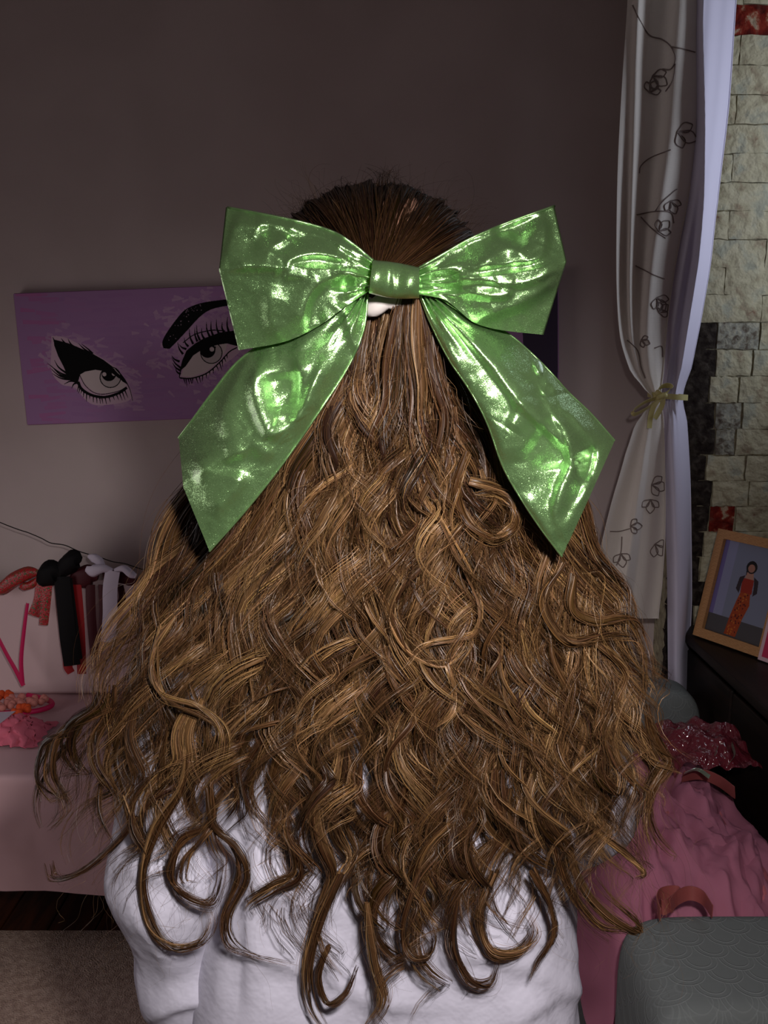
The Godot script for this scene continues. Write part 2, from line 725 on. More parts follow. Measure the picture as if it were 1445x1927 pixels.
	var tu := mat(Color(0.78, 0.44, 0.48), 0.75, 0.3)
	tu.cull_mode = BaseMaterial3D.CULL_DISABLED
	tu.backlight_enabled = true
	tu.backlight = Color(0.4, 0.15, 0.22)
	M.tulle = tu
	var tn := mat(Color(0.80, 0.51, 0.61, 0.5), 0.8, 0.3)
	tn.transparency = BaseMaterial3D.TRANSPARENCY_ALPHA
	tn.cull_mode = BaseMaterial3D.CULL_DISABLED
	M.tulle_net = tn
	var sat := mat(Color(0.56, 0.29, 0.28), 0.35, 0.5)
	sat.cull_mode = BaseMaterial3D.CULL_DISABLED
	M.satin = sat
	var cel := mat(Color(0.50, 0.16, 0.22, 0.55), 0.12, 0.8)
	cel.transparency = BaseMaterial3D.TRANSPARENCY_ALPHA
	cel.cull_mode = BaseMaterial3D.CULL_DISABLED
	cel.normal_enabled = true
	cel.normal_texture = nbump(256, 0.03, 8.0, 65, 3)
	M.cellophane = cel
	var gl := mat(Color(0.62, 0.70, 0.62), 0.2, 0.7)
	gl.metallic = 0.7
	gl.cull_mode = BaseMaterial3D.CULL_DISABLED
	M.iridescent = gl

const BOW_COL := Color(0.64, 0.82, 0.55)

# ---------------------------------------------------------------- the room
func build_room() -> void:
	var mb := Mb.new()
	box(mb, Vector3(-0.275, 1.35, WALL_Z - 0.1), Vector3(3.65, 2.9, 0.2), 0.002)
	struct("wall_back", mb, M.wall)
	# left wall with its low window: z -1.9 .. -1.1, y 0.55 .. 1.45
	mb = Mb.new()
	box(mb, Vector3(-2.0, 0.225, -0.55), Vector3(0.2, 0.65, 4.6), 0.002)
	box(mb, Vector3(-2.0, 2.125, -0.55), Vector3(0.2, 1.35, 4.6), 0.002)
	box(mb, Vector3(-2.0, 1.0, -2.375), Vector3(0.2, 0.9, 0.95), 0.002)
	box(mb, Vector3(-2.0, 1.0, 0.325), Vector3(0.2, 0.9, 2.85), 0.002)
	struct("wall_left", mb, M.wall)
	# right wall with its window opening: z -2.44 .. -2.22, y 1.55 .. 2.65
	mb = Mb.new()
	var x := 1.45
	box(mb, Vector3(x, 0.75, -0.55), Vector3(0.2, 1.6, 4.6), 0.002)
	box(mb, Vector3(x, 2.725, -0.55), Vector3(0.2, 0.15, 4.6), 0.002)
	box(mb, Vector3(x, 2.1, -2.645), Vector3(0.2, 1.1, 0.41), 0.002)
	box(mb, Vector3(x, 2.1, -0.235), Vector3(0.2, 1.1, 3.97), 0.002)
	struct("wall_right", mb, M.wall)
	mb = Mb.new()
	box(mb, Vector3(-0.275, 1.35, 1.75), Vector3(3.65, 2.9, 0.2), 0.002)
	struct("wall_front", mb, M.wall)
	mb = Mb.new()
	box(mb, Vector3(-0.275, 2.85, -0.55), Vector3(3.65, 0.1, 4.8), 0.002)
	struct("ceiling", mb, M.ceiling)
	mb = Mb.new()
	box(mb, Vector3(-0.275, -0.06, -0.55), Vector3(3.65, 0.1, 4.8), 0.002)
	var fl := struct("floor", mb, M.floor_wood)
	# boards of the floor, running away from the window
	for k in 24:
		mb = Mb.new()
		box(mb, Vector3(-1.83 + k * 0.135, -0.007, -0.55), Vector3(0.132, 0.014, 4.4), 0.003)
		obj("floorboard", mb, M.floor_wood, fl)
	# windows: frame, bars and panes
	for w in 2:
		var root := Node3D.new()
		root.name = "window_%d" % (w + 1)
		add_child(root)
		root.set_meta("kind", "structure")
		var wide := 0.22 if w == 0 else 0.8
		var tall := 1.1 if w == 0 else 0.9
		if w == 0:
			root.position = Vector3(1.45, 2.1, -2.33)
			root.rotation.y = PI / 2
		else:
			root.position = Vector3(-2.0, 1.0, -1.5)
			root.rotation.y = PI / 2
		mb = Mb.new()
		for s in [-1, 1]:
			box(mb, Vector3(s * (wide / 2 - 0.03), 0, 0), Vector3(0.06, tall, 0.08), 0.006)
			box(mb, Vector3(0, s * (tall / 2 - 0.03), 0), Vector3(wide - 0.12, 0.06, 0.08), 0.006)
		box(mb, Vector3(0, 0, 0), Vector3(0.05, tall - 0.12, 0.06), 0.006)
		obj("window_frame", mb, M.skirting, root)
		var gm := mat(Color(0.9, 0.95, 1.0, 0.08), 0.05, 0.5)
		gm.transparency = BaseMaterial3D.TRANSPARENCY_ALPHA
		for s in [-1, 1]:
			mb = Mb.new()
			box(mb, Vector3(s * (wide / 4 - 0.02), 0, 0), Vector3(wide / 2 - 0.085, tall - 0.12, 0.006), 0.001)
			obj("pane", mb, gm, root)
	mb = Mb.new()
	box(mb, Vector3(-0.5, 0.06, WALL_Z + 0.011), Vector3(2.7, 0.12, 0.022), 0.005)
	struct("baseboard_back", mb, M.skirting)

func build_brick_pier() -> void:
	var root := Node3D.new()
	root.name = "wall_pier"
	add_child(root)
	root.set_meta("kind", "structure")
	var mb := Mb.new()
	var x0 := 0.862
	var x1 := 1.35
	box(mb, Vector3((x0 + x1) / 2 + 0.004, 1.395, (BRICK_Z + WALL_Z) / 2 - 0.004), Vector3(x1 - x0 - 0.008, 2.79, absf(WALL_Z - BRICK_Z) - 0.004), 0.003)
	obj("mortar_bed", mb, M.mortar, root)
	mb = Mb.new()
	box(mb, Vector3((x0 + U(1332, 900, BRICK_Z).x) / 2 - 0.012, 0.85, BRICK_Z - 0.012), Vector3(U(1332, 900, BRICK_Z).x - x0 - 0.03, 1.7, 0.02), 0.002)
	obj("sooty_mortar", mb, M.brick_sooty, root)
	var r := RandomNumberGenerator.new()
	r.seed = 99
	var dark_edge := U(1332, 900, BRICK_Z).x
	for course in 36:
		var y := 0.012 + course * 0.0765
		var cuts := []
		var low := y < 1.62
		var xx := x0 - (0.0 if course % 2 == 0 else 0.11)
		if low:
			var de := dark_edge + r.randf_range(-0.016, 0.016)
			cuts.append([x0, de - 0.002])
			var half := 0.105 if course % 2 == 0 else 0.07
			if r.randf() < 0.55: half = 0.19 - half
			cuts.append([de + 0.002, dark_edge + half])
			xx = dark_edge + half + 0.006
		while xx < x1 - 0.02:
			if xx + 0.21 > x0 + 0.03: cuts.append([maxf(xx, x0), minf(xx + 0.2175, x1)])
			xx += 0.22
		for q in cuts.size():
			var a: float = cuts[q][0]
			var b: float = cuts[q][1]
			if b - a < 0.02: continue
			mb = Mb.new()
			var h := 0.0748 + r.randf_range(-0.0015, 0.0005)
			var proud := r.randf_range(0.0, 0.003)
			if low and q == 0: proud = 0.0
			# front face as a small uneven grid
			var rows := []
			var nx := 9
			for j in 5:
				var row := PackedVector3Array()
				for k in nx:
					var ex := minf(k, nx - 1 - k)
					var ey := minf(j, 4 - j)
					var zz := BRICK_Z + proud + r.randf_range(-0.0005, 0.0005)
					if ex == 0 or ey == 0: zz -= 0.002
					var jx := r.randf_range(-0.002, 0.002)
					row.append(Vector3(lerpf(a, b, k / float(nx - 1)) + jx, y + h * (1.0 - j / 4.0) + r.randf_range(-0.0025, 0.0025), zz))
				rows.append(row)
			sheet(mb, rows, 0.03)
			var m: Material = M.brick_paint
			var yy := y + h / 2
			if low and q == 0: m = M.brick_sooty
			elif low and q == 1: m = M.brick_worn if r.randf() < 0.3 else M.brick_paint
			# the few that have lost their paint
			if absf(yy - U(1400, 45, BRICK_Z).y) < 0.038: m = M.brick_red
			if absf(yy - U(1345, 981, BRICK_Z).y) < 0.038 and q == 1: m = M.brick_red
			obj("brick", mb, m, root)

# ---------------------------------------------------------------- the woman
func build_person() -> void:
	var root := thing("person", "woman seen from behind in a white shirt with long curly brown hair", "person")
	var mb := Mb.new()
	var sk := []
	var neck := Vector3(0.0, 1.46, -0.935)
	sk.append(bone(Vector3(0, 1.42, -0.94), Vector3(0, 1.56, -0.915), 0.055, 0.052))
	for s in [-1.0, 1.0]:
		sk.append(bone(Vector3(s * 0.085, 1.34, -0.945), Vector3(s * 0.07, 1.1, -0.955), 0.085, 0.08))
		sk.append(bone(Vector3(s * 0.07, 1.1, -0.955), Vector3(s * 0.085, 0.93, -0.95), 0.08, 0.1))
		sk.append(bone(Vector3(s * 0.02, 1.41, -0.94), Vector3(s * 0.16, 1.35, -0.94), 0.05, 0.046))
		sk.append(bone(Vector3(s * 0.085, 0.92, -0.95), Vector3(s * 0.09, 0.5, -0.94), 0.098, 0.058))
		sk.append(bone(Vector3(s * 0.09, 0.5, -0.94), Vector3(s * 0.095, 0.09, -0.96), 0.055, 0.036))
		sk.append(bone(Vector3(s * 0.095, 0.055, -0.97), Vector3(s * 0.105, 0.045, -1.12), 0.03, 0.024))
	# left arm hangs, its hand in front of the hip; right forearm is bent forward
	sk.append(bone(Vector3(-0.172, 1.34, -0.94), Vector3(-0.238, 1.1, -0.935), 0.048, 0.038))
	sk.append(bone(Vector3(-0.238, 1.1, -0.935), Vector3(-0.22, 0.83, -0.975), 0.037, 0.026))
	sk.append(bone(Vector3(0.172, 1.34, -0.94), Vector3(0.225, 1.1, -0.95), 0.048, 0.038))
	sk.append(bone(Vector3(0.225, 1.1, -0.95), Vector3(0.15, 1.0, -1.15), 0.037, 0.025))
	nets(mb, sk, 0.014, 0.045)
	# head: skull, jaw, nose, brow, lips, ears, finer grid
	var hd := []
	hd.append(bone(Vector3(0, 1.675, -0.885), Vector3(0, 1.665, -0.945), 0.078, 0.074))
	hd.append(bone(Vector3(0, 1.6, -0.945), Vector3(0, 1.572, -0.985), 0.05, 0.03))
	hd.append(bone(Vector3(0, 1.52, -0.92), Vector3(0, 1.62, -0.905), 0.05, 0.052))
	hd.append(bone(Vector3(0, 1.655, -1.018), Vector3(0, 1.625, -1.036), 0.007, 0.011))
	hd.append(bone(Vector3(-0.018, 1.592, -1.008), Vector3(0.018, 1.592, -1.008), 0.007, 0.007))
	for s in [-1.0, 1.0]:
		hd.append(bone(Vector3(s * 0.016, 1.672, -1.012), Vector3(s * 0.042, 1.672, -1.0), 0.008, 0.007))
		hd.append(bone(Vector3(s * 0.03, 1.65, -1.004), Vector3(s * 0.033, 1.65, -1.004), 0.009, 0.009))
		hd.append(bone(Vector3(s * 0.077, 1.66, -0.93), Vector3(s * 0.074, 1.615, -0.935), 0.012, 0.008))
		hd.append(bone(Vector3(s * 0.035, 1.62, -0.985), Vector3(s * 0.03, 1.6, -0.98), 0.024, 0.02))
	nets(mb, hd, 0.006, 0.02)
	for h in 2:
		var w := Vector3(-0.22, 0.83, -0.975) if h == 0 else Vector3(0.15, 1.0, -1.15)
		var d := (Vector3(0.1, -0.9, -0.3) if h == 0 else Vector3(-0.75, -0.1, -0.55)).normalized()
		hand(mb, w, d, 1.0 if h == 0 else -1.0)
	var body := obj("body", mb, M.skin, root)
	body.set_meta("label", "fair skin of head, neck and hands, hidden by hair and shirt")
	build_clothes(root)
	build_hair(root)

func hand(mb: Mb, w: Vector3, d: Vector3, s: float) -> void:
	var side := d.cross(Vector3(0, 0, 1)).normalized() * s
	var palm := side.cross(d).normalized()
	var hb := []
	var c := w + d * 0.045
	hb.append(bone(w, c, 0.022, 0.022))
	for f in 4:
		var o := side * (f - 1.5) * 0.02
		var k := w + d * 0.085 + o
		hb.append(bone(w + d * 0.02 + o * 0.7, k, 0.014, 0.011))
		var l: float = [0.036, 0.041, 0.038, 0.029][f]
		var d2 := (d + palm * 0.25).normalized()
		var p1 := k + d2 * l
		var d3 := (d + palm * 0.7).normalized()
		var p2 := p1 + d3 * l * 0.62
		var p3 := p2 + (d + palm * 1.1).normalized() * l * 0.5
		hb.append(bone(k, p1, 0.0095, 0.0088))
		hb.append(bone(p1, p2, 0.0088, 0.0082))
		hb.append(bone(p2, p3, 0.0082, 0.007))
	var t0 := w + d * 0.025 - side * 0.024
	var t1 := t0 + (d * 0.7 - side * 0.7 + palm * 0.3).normalized() * 0.036
	hb.append(bone(t0, t1, 0.013, 0.0105))
	hb.append(bone(t1, t1 + (d - side * 0.2 + palm * 0.4).normalized() * 0.03, 0.0105, 0.008))
	nets(mb, hb, 0.0045, 0.008)

func build_clothes(root: Node3D) -> void:
	var mb := Mb.new()
	var bo := []
	for s in [-1.0, 1.0]:
		bo.append(bone(Vector3(s * 0.095, 1.33, -0.945), Vector3(s * 0.10, 1.1, -0.945), 0.108, 0.112))
		bo.append(bone(Vector3(s * 0.10, 1.1, -0.945), Vector3(s * 0.115, 0.74, -0.94), 0.112, 0.122))
		bo.append(bone(Vector3(s * 0.03, 1.405, -0.945), Vector3(s * 0.165, 1.345, -0.945), 0.068, 0.066))
	bo.append(bone(Vector3(0, 1.3, -0.95), Vector3(0, 0.75, -0.95), 0.112, 0.115))
	bo.append(bone(Vector3(0.178, 1.34, -0.945), Vector3(0.218, 1.1, -0.95), 0.064, 0.068))
	bo.append(bone(Vector3(0.218, 1.1, -0.95), Vector3(0.16, 1.01, -1.13), 0.066, 0.05))
	nets(mb, bo, 0.008, 0.03, 0.74, 1.485)
	wrinkle(mb, [
		ridge([Vector2(820, 1790), Vector2(940, 1800), Vector2(1050, 1850), Vector2(1150, 1910)], 0.006, 16.0),
		ridge([Vector2(900, 1740), Vector2(1030, 1770), Vector2(1180, 1850)], 0.005, 15.0),
		ridge([Vector2(1060, 1700), Vector2(1110, 1760), Vector2(1185, 1790)], 0.004, 13.0),
		ridge([Vector2(960, 1927), Vector2(1060, 1870), Vector2(1180, 1840)], 0.005, 14.0),
		ridge([Vector2(480, 1810), Vector2(600, 1830), Vector2(700, 1880), Vector2(820, 1900)], 0.005, 16.0),
		ridge([Vector2(480, 1640), Vector2(560, 1700), Vector2(640, 1720)], 0.004, 15.0),
		ridge([Vector2(1100, 1420), Vector2(1130, 1520), Vector2(1180, 1600)], 0.005, 16.0),
		ridge([Vector2(500, 1480), Vector2(480, 1600), Vector2(475, 1760), Vector2(470, 1927)], 0.006, 13.0),
		ridge([Vector2(560, 1450), Vector2(700, 1500), Vector2(850, 1490)], 0.004, 18.0)], 0.0022)
	var body := obj("shirt", mb, M.shirt, root)
	body.set_meta("label", "white cotton shirt with soft creases across the back")
	# the left sleeve is a part of its own, with a sewn seam at the shoulder
	mb = Mb.new()
	bo = []
	bo.append(bone(Vector3(-0.165, 1.345, -0.94), Vector3(-0.222, 1.16, -0.93), 0.066, 0.074))
	bo.append(bone(Vector3(-0.222, 1.16, -0.93), Vector3(-0.231, 1.02, -0.93), 0.074, 0.078))
	bo.append(bone(Vector3(-0.231, 1.02, -0.93), Vector3(-0.224, 0.87, -0.96), 0.078, 0.066))
	bo.append(bone(Vector3(-0.224, 0.87, -0.96), Vector3(-0.222, 0.79, -0.975), 0.066, 0.06))
	nets(mb, bo, 0.007, 0.03)
	wrinkle(mb, [
		ridge([Vector2(265, 1927), Vector2(330, 1890), Vector2(400, 1870), Vector2(440, 1830)], 0.007, 13.0),
		ridge([Vector2(250, 1700), Vector2(300, 1780), Vector2(320, 1850)], 0.004, 14.0),
		ridge([Vector2(300, 1560), Vector2(350, 1600), Vector2(420, 1690)], 0.005, 14.0),
		ridge([Vector2(330, 1490), Vector2(400, 1540), Vector2(450, 1630)], 0.005, 12.0),
		ridge([Vector2(230, 1640), Vector2(330, 1650), Vector2(430, 1720)], 0.005, 14.0),
		ridge([Vector2(300, 1420), Vector2(360, 1440), Vector2(430, 1500)], 0.004, 14.0)], 0.002)
	obj("sleeve", mb, M.shirt, root)
	mb = Mb.new()
	var seam := PackedVector3Array()
	for p in cat2([Vector2(428, 1390), Vector2(450, 1500), Vector2(466, 1610), Vector2(468, 1700), Vector2(460, 1800), Vector2(452, 1927)], 30):
		seam.append(U(p.x, p.y, -0.838))
	tube(mb, seam, 0.0011, 0.0011, 5)
	obj("seam", mb, M.shirt, root)
	# trousers and shoes below the frame
	mb = Mb.new()
	bo = []
	for s in [-1.0, 1.0]:
		bo.append(bone(Vector3(s * 0.09, 0.92, -0.95), Vector3(s * 0.095, 0.5, -0.945), 0.108, 0.07))
		bo.append(bone(Vector3(s * 0.095, 0.5, -0.945), Vector3(s * 0.098, 0.1, -0.965), 0.07, 0.055))
	nets(mb, bo, 0.016, 0.03, 0.06, 0.98)
	obj("trousers", mb, M.trousers, root)
	for s in [-1.0, 1.0]:
		mb = Mb.new()
		nets(mb, [bone(Vector3(s * 0.097, 0.05, -0.955), Vector3(s * 0.108, 0.042, -1.13), 0.05, 0.04), bone(Vector3(s * 0.097, 0.09, -0.965), Vector3(s * 0.097, 0.05, -0.965), 0.046, 0.045)], 0.01, 0.02, 0.0135)
		obj("shoe", mb, M.shoe, root)

func wrinkle(mb: Mb, ridges: Array, rough: float) -> void:
	mb.normals()
	var nz := FastNoiseLite.new()
	nz.seed = 5
	nz.frequency = 14.0
	nz.fractal_octaves = 3
	for k in mb.v.size():
		var p := mb.v[k]
		var nn := mb.n[k]
		var d := nz.get_noise_3d(p.x, p.y * 0.6, p.z) * rough * 2.0
		if nn.z > 0.1:
			d += ridge_sum(pix(p), ridges) * nn.z * 1.5
		mb.v[k] = p + nn * d
	mb.n = PackedVector3Array()

func pix(p: Vector3) -> Vector2:            # where a point of the scene stands in the photograph
	var q := p - Vector3(0, CAM_Y, 0)
	var a := deg_to_rad(PITCH)
	var y := q.y * cos(a) - q.z * sin(a)
	var z := -(q.y * sin(a) + q.z * cos(a))
	return Vector2(722.5 + q.x / z * FPX, 963.5 - y / z * FPX)

# ---------------------------------------------------------------- the bow
func resample(rail: PackedVector2Array, u: float) -> Vector2:
	var f := u * (rail.size() - 1)
	var k := mini(int(f), rail.size() - 2)
	return rail[k].lerp(rail[k + 1], f - k)

# rails: [[pixel points], z at the knot, z at the end, bulge]
func bow_panel(rails: Array, ridges: Array, nu: int, nv: int, back: float, soft: float, hems: Array, wob: float = 0.0005) -> Mb:
	var mb := Mb.new()
	soften(ridges, 1.05, 1.12)
	var rr := []
	for r in rails:
		rr.append([cat2(r[0], 80), r[1], r[2], r[3]])
	var nz := FastNoiseLite.new()
	nz.seed = 17
	nz.frequency = 0.02
	nz.fractal_octaves = 3
	var rows := []
	var uvs := []
	var nr := rr.size() - 1
	for v in nv + 1:
		var row := PackedVector3Array()
		var uvr := PackedVector2Array()
		var f := float(v) / nv * nr
		var k := mini(int(f), nr - 1)
		f -= k
		for u in nu + 1:
			var t := float(u) / nu
			var a: Vector2 = resample(rr[k][0], t).lerp(resample(rr[k + 1][0], t), f)
			var za: float = lerpf(rr[k][1], rr[k][2], t) + rr[k][3] * sin(PI * t)
			var zb: float = lerpf(rr[k + 1][1], rr[k + 1][2], t) + rr[k + 1][3] * sin(PI * t)
			var z := lerpf(za, zb, f)
			if soft > 0.0:
				var z0: float = lerpf(rr[0][1], rr[0][2], t) + rr[0][3] * sin(PI * t)
				var z1: float = lerpf(rr[1][1], rr[1][2], t) + rr[1][3] * sin(PI * t)
				var z2: float = lerpf(rr[2][1], rr[2][2], t) + rr[2][3] * sin(PI * t)
				var w := float(v) / nv
				z = z0 * (2.0 * w - 1.0) * (w - 1.0) + z1 * 4.0 * w * (1.0 - w) + z2 * w * (2.0 * w - 1.0)
			z += ridge_sum(a, ridges) * 1.35 + nz.get_noise_2d(a.x, a.y) * wob * 2.0 * minf(1.0, t * 4.0)
			# gathers near the knot
			var g := exp(-t * 7.0)
			z += g * 0.004 * sin(float(v) / nv * 26.0)
			row.append(U(a.x, a.y, z))
			uvr.append(a / 330.0)
		rows.append(row)
		uvs.append(uvr)
	if back > 0.0:
		# the loop goes round its fold and returns behind
		for v in nv + 1:
			var row: PackedVector3Array = rows[v]
			var w := row.size()
			var uvr: PackedVector2Array = uvs[v]
			for u in range(nu - 1, -1, -4):
				var t := float(u) / nu
				var gap := back * pow(sin(PI * clampf(0.5 + (1.0 - t) * 0.5, 0, 1)) if t > 0.5 else 1.0, 1.0)
				gap = back * sqrt(clampf((1.0 - t) * 4.0, 0, 1)) * clampf(t * 3.0 + 0.15, 0, 1)
				var q := row[u]
				row.append(q - Vector3(0, 0, gap) + Vector3(0, 0.0015, 0))
				uvr.append(uvr[u] + Vector2(0.5, 0.5))
			rows[v] = row
			uvs[v] = uvr
	# orientation: rows run down and columns must run right
	if rows[0][0].x > rows[0][nu].x:
		for v in nv + 1:
			var row: PackedVector3Array = rows[v]
			row.reverse()
			rows[v] = row
			var uvr: PackedVector2Array = uvs[v]
			uvr.reverse()
			uvs[v] = uvr
	sheet(mb, rows, 0.0005, uvs)
	# rolled hems
	for h in hems:
		var line := PackedVector3Array()
		var row: PackedVector3Array = rows[0 if h == 0 else nv]
		for k in range(0, row.size(), 2):
			line.append(row[k])
		tube(mb, line, 0.0011, 0.0011, 5)
	return mb

func rr2(ox: float, oy: float, s: float, pts: Array, h: float, sg: float) -> Array:
	var a := []
	for k in range(0, pts.size(), 2):
		a.append(Vector2(ox + pts[k] / s, oy + pts[k + 1] / s))
	return ridge(a, h, sg)

func build_hair_bow() -> void:
	var root := thing("hair_bow", "large shiny green metallic fabric bow tied in the woman's hair", "bow", Vector3.ZERO)
	var m: Material = M.bow
	var s := 3.284
	# left loop
	var rg := [
		rr2(300, 360, s, [530, 120, 470, 230, 440, 330, 400, 460], 0.004, 9.0),
		rr2(300, 360, s, [430, 470, 560, 452, 680, 458, 770, 465], 0.005, 9.0),
		rr2(300, 360, s, [770, 460, 820, 410, 950, 380, 1080, 395, 1170, 425], 0.006, 9.0),
		rr2(300, 360, s, [650, 430, 690, 340, 760, 300, 800, 260], 0.005, 10.0),
		rr2(300, 360, s, [600, 215, 680, 200, 780, 220, 920, 260], 0.004, 8.0),
		rr2(300, 360, s, [1060, 290, 1180, 370, 1290, 450], 0.004, 7.0),
		rr2(300, 360, s, [560, 300, 600, 240, 630, 170], 0.003, 8.0),
		rr2(300, 360, s, [700, 570, 680, 700, 700, 820, 800, 920], 0.005, 14.0),
		rr2(300, 360, s, [880, 880, 890, 720, 950, 600, 1060, 520], 0.007, 10.0),
		rr2(300, 360, s, [760, 520, 830, 515, 910, 520], 0.003, 8.0),
		rr2(300, 360, s, [1000, 820, 1090, 780, 1150, 690], 0.005, 8.0),
		rr2(300, 360, s, [1100, 560, 1170, 510, 1210, 550, 1180, 590], 0.005, 6.0),
		rr2(300, 360, s, [1060, 590, 1180, 592, 1290, 590], -0.006, 5.0),
	]
	var rails := [
		[[Vector2(703, 492), Vector2(668, 462), Vector2(630, 438), Vector2(575, 420), Vector2(500, 404), Vector2(425, 390)], -0.719, -0.731, 0.004],
		[[Vector2(697, 520), Vector2(640, 509), Vector2(560, 505), Vector2(480, 505), Vector2(412, 508)], -0.712, -0.712, 0.006],
		[[Vector2(693, 548), Vector2(650, 577), Vector2(600, 613), Vector2(555, 636), Vector2(515, 648), Vector2(449, 659)], -0.721, -0.737, 0.004]]
	obj("loop", bow_panel(rails, rg, 90, 84, 0.05, 0.0, [0]), m, root).set_meta("label", "left loop of the bow")
	# left tail
	rg = [
		rr2(300, 660, s, [580, 10, 470, 210, 400, 370, 405, 560], 0.006, 11.0),
		rr2(300, 660, s, [660, 20, 600, 150, 585, 250, 630, 420, 700, 515, 810, 460], 0.007, 11.0),
		rr2(300, 660, s, [850, 10, 885, 200, 850, 360], 0.006, 10.0),
		rr2(300, 660, s, [1060, -10, 960, 200, 900, 350, 800, 480], 0.006, 10.0),
		rr2(300, 660, s, [190, 790, 320, 700, 430, 640, 600, 570], 0.006, 13.0),
		rr2(300, 660, s, [320, 1030, 390, 920, 470, 830, 500, 740], 0.006, 17.0),
		rr2(300, 660, s, [560, 520, 640, 620, 700, 600], 0.004, 14.0),
		rr2(300, 660, s, [230, 640, 260, 740, 270, 840], 0.003, 10.0),
		rr2(300, 660, s, [710, 130, 720, 260, 760, 400], -0.006, 22.0),
		rr2(300, 660, s, [1130, -290, 1190, -100, 1230, 20], 0.004, 9.0),
	]
	rails = [
		[[Vector2(676, 552), Vector2(600, 585), Vector2(520, 630), Vector2(450, 678), Vector2(400, 738), Vector2(362, 790), Vector2(336, 824)], -0.736, -0.805, 0.010],
		[[Vector2(684, 553), Vector2(630, 620), Vector2(560, 700), Vector2(480, 790), Vector2(420, 850), Vector2(345, 917)], -0.733, -0.762, 0.022],
		[[Vector2(692, 554), Vector2(684, 620), Vector2(655, 690), Vector2(600, 775), Vector2(530, 875), Vector2(460, 963), Vector2(394, 1037)], -0.736, -0.752, 0.012]]
	obj("tail", bow_panel(rails, rg, 120, 76, 0.0, 1.0, [0, 1]), m, root).set_meta("label", "left tail of the bow with a pointed end")
	# right loop
	rg = [
		rr2(740, 360, s, [430, 490, 530, 460, 700, 435, 850, 415, 920, 370, 932, 250, 905, 150], 0.006, 9.0),
		rr2(740, 360, s, [500, 450, 600, 400, 700, 345, 780, 365, 825, 415], 0.006, 13.0),
		rr2(740, 360, s, [400, 535, 600, 548, 720, 572, 860, 548, 960, 500, 1060, 462], 0.006, 8.0),
		rr2(740, 360, s, [420, 620, 560, 640, 690, 640, 725, 590], 0.006, 7.0),
		rr2(740, 360, s, [485, 808, 650, 735, 800, 680, 930, 590, 1055, 470], 0.008, 11.0),
		rr2(740, 360, s, [240, 430, 420, 320, 560, 260, 760, 180, 900, 130], 0.003, 6.0),
		rr2(740, 360, s, [170, 560, 300, 545, 410, 530], -0.006, 5.0),
		rr2(740, 360, s, [180, 610, 330, 608, 430, 612], -0.006, 5.0),
		rr2(740, 360, s, [160, 500, 280, 480, 400, 475], 0.004, 7.0),
		rr2(740, 360, s, [600, 250, 720, 245, 850, 300], -0.004, 12.0),
	]
	rails = [
		[[Vector2(787, 505), Vector2(832, 479), Vector2(877, 453), Vector2(914, 436), Vector2(965, 415), Vector2(1043, 388)], -0.719, -0.730, 0.0],
		[[Vector2(788, 530), Vector2(850, 524), Vector2(920, 520), Vector2(1000, 508), Vector2(1066, 492)], -0.714, -0.716, 0.006],
		[[Vector2(788, 553), Vector2(834, 563), Vector2(862, 583), Vector2(892, 607), Vector2(941, 621), Vector2(1023, 630)], -0.721, -0.740, 0.002]]
	var mb := bow_panel(rails, rg, 90, 84, 0.05, 0.0, [0])
	obj("loop", mb, m, root).set_meta("label", "right loop of the bow")
	# right tail
	rg = [
		rr2(740, 360, s, [260, 690, 310, 850, 370, 1000, 440, 1150], 0.005, 10.0),
		ridge([Vector2(840, 570), Vector2(877, 628), Vector2(923, 682), Vector2(968, 742), Vector2(1015, 792), Vector2(1057, 828), Vector2(1076, 852)], 0.008, 10.0),
		rr2(780, 660, 3.6125, [370, 250, 500, 400, 600, 600, 620, 770], 0.007, 18.0),
		rr2(780, 660, 3.6125, [690, 320, 700, 430, 640, 540], 0.005, 9.0),
		rr2(780, 660, 3.6125, [900, 340, 960, 440, 1030, 540, 1072, 680, 1060, 800, 990, 960, 965, 1100, 1010, 1240], 0.008, 9.0),
		rr2(780, 660, 3.6125, [920, 350, 1050, 410, 1140, 520, 1230, 630, 1255, 720, 1200, 890, 1100, 1080, 1020, 1230], 0.007, 10.0),
		rr2(780, 660, 3.6125, [860, 200, 940, 230, 960, 300], 0.005, 10.0),
		rr2(780, 660, 3.6125, [830, 150, 850, 140, 870, 135], 0.004, 8.0),
		rr2(780, 660, 3.6125, [720, 960, 850, 1130, 970, 1320], 0.004, 9.0),
		rr2(780, 660, 3.6125, [760, 620, 870, 700, 900, 820], -0.006, 22.0),
		rr2(780, 660, 3.6125, [1100, 700, 1150, 790, 1130, 880], -0.006, 12.0),
	]
	rails = [
		[[Vector2(790, 556), Vector2(813, 613), Vector2(846, 677), Vector2(885, 735), Vector2(918, 798), Vector2(950, 885), Vector2(1005, 976), Vector2(1057, 1047)], -0.736, -0.750, 0.014],
		[[Vector2(806, 560), Vector2(850, 610), Vector2(910, 670), Vector2(980, 735), Vector2(1040, 820), Vector2(1085, 885), Vector2(1107, 938)], -0.736, -0.752, 0.020],
		[[Vector2(830, 563), Vector2(885, 598), Vector2(950, 625), Vector2(990, 656), Vector2(1032, 697), Vector2(1068, 737), Vector2(1112, 779), Vector2(1156, 829)], -0.744, -0.782, 0.006]]
	obj("tail", bow_panel(rails, rg, 120, 76, 0.0, 1.0, [0, 1]), m, root).set_meta("label", "right tail of the bow with a slanted end")
	# knot: a band folded round the middle
	mb = Mb.new()
	var rows := []
	var uvs := []
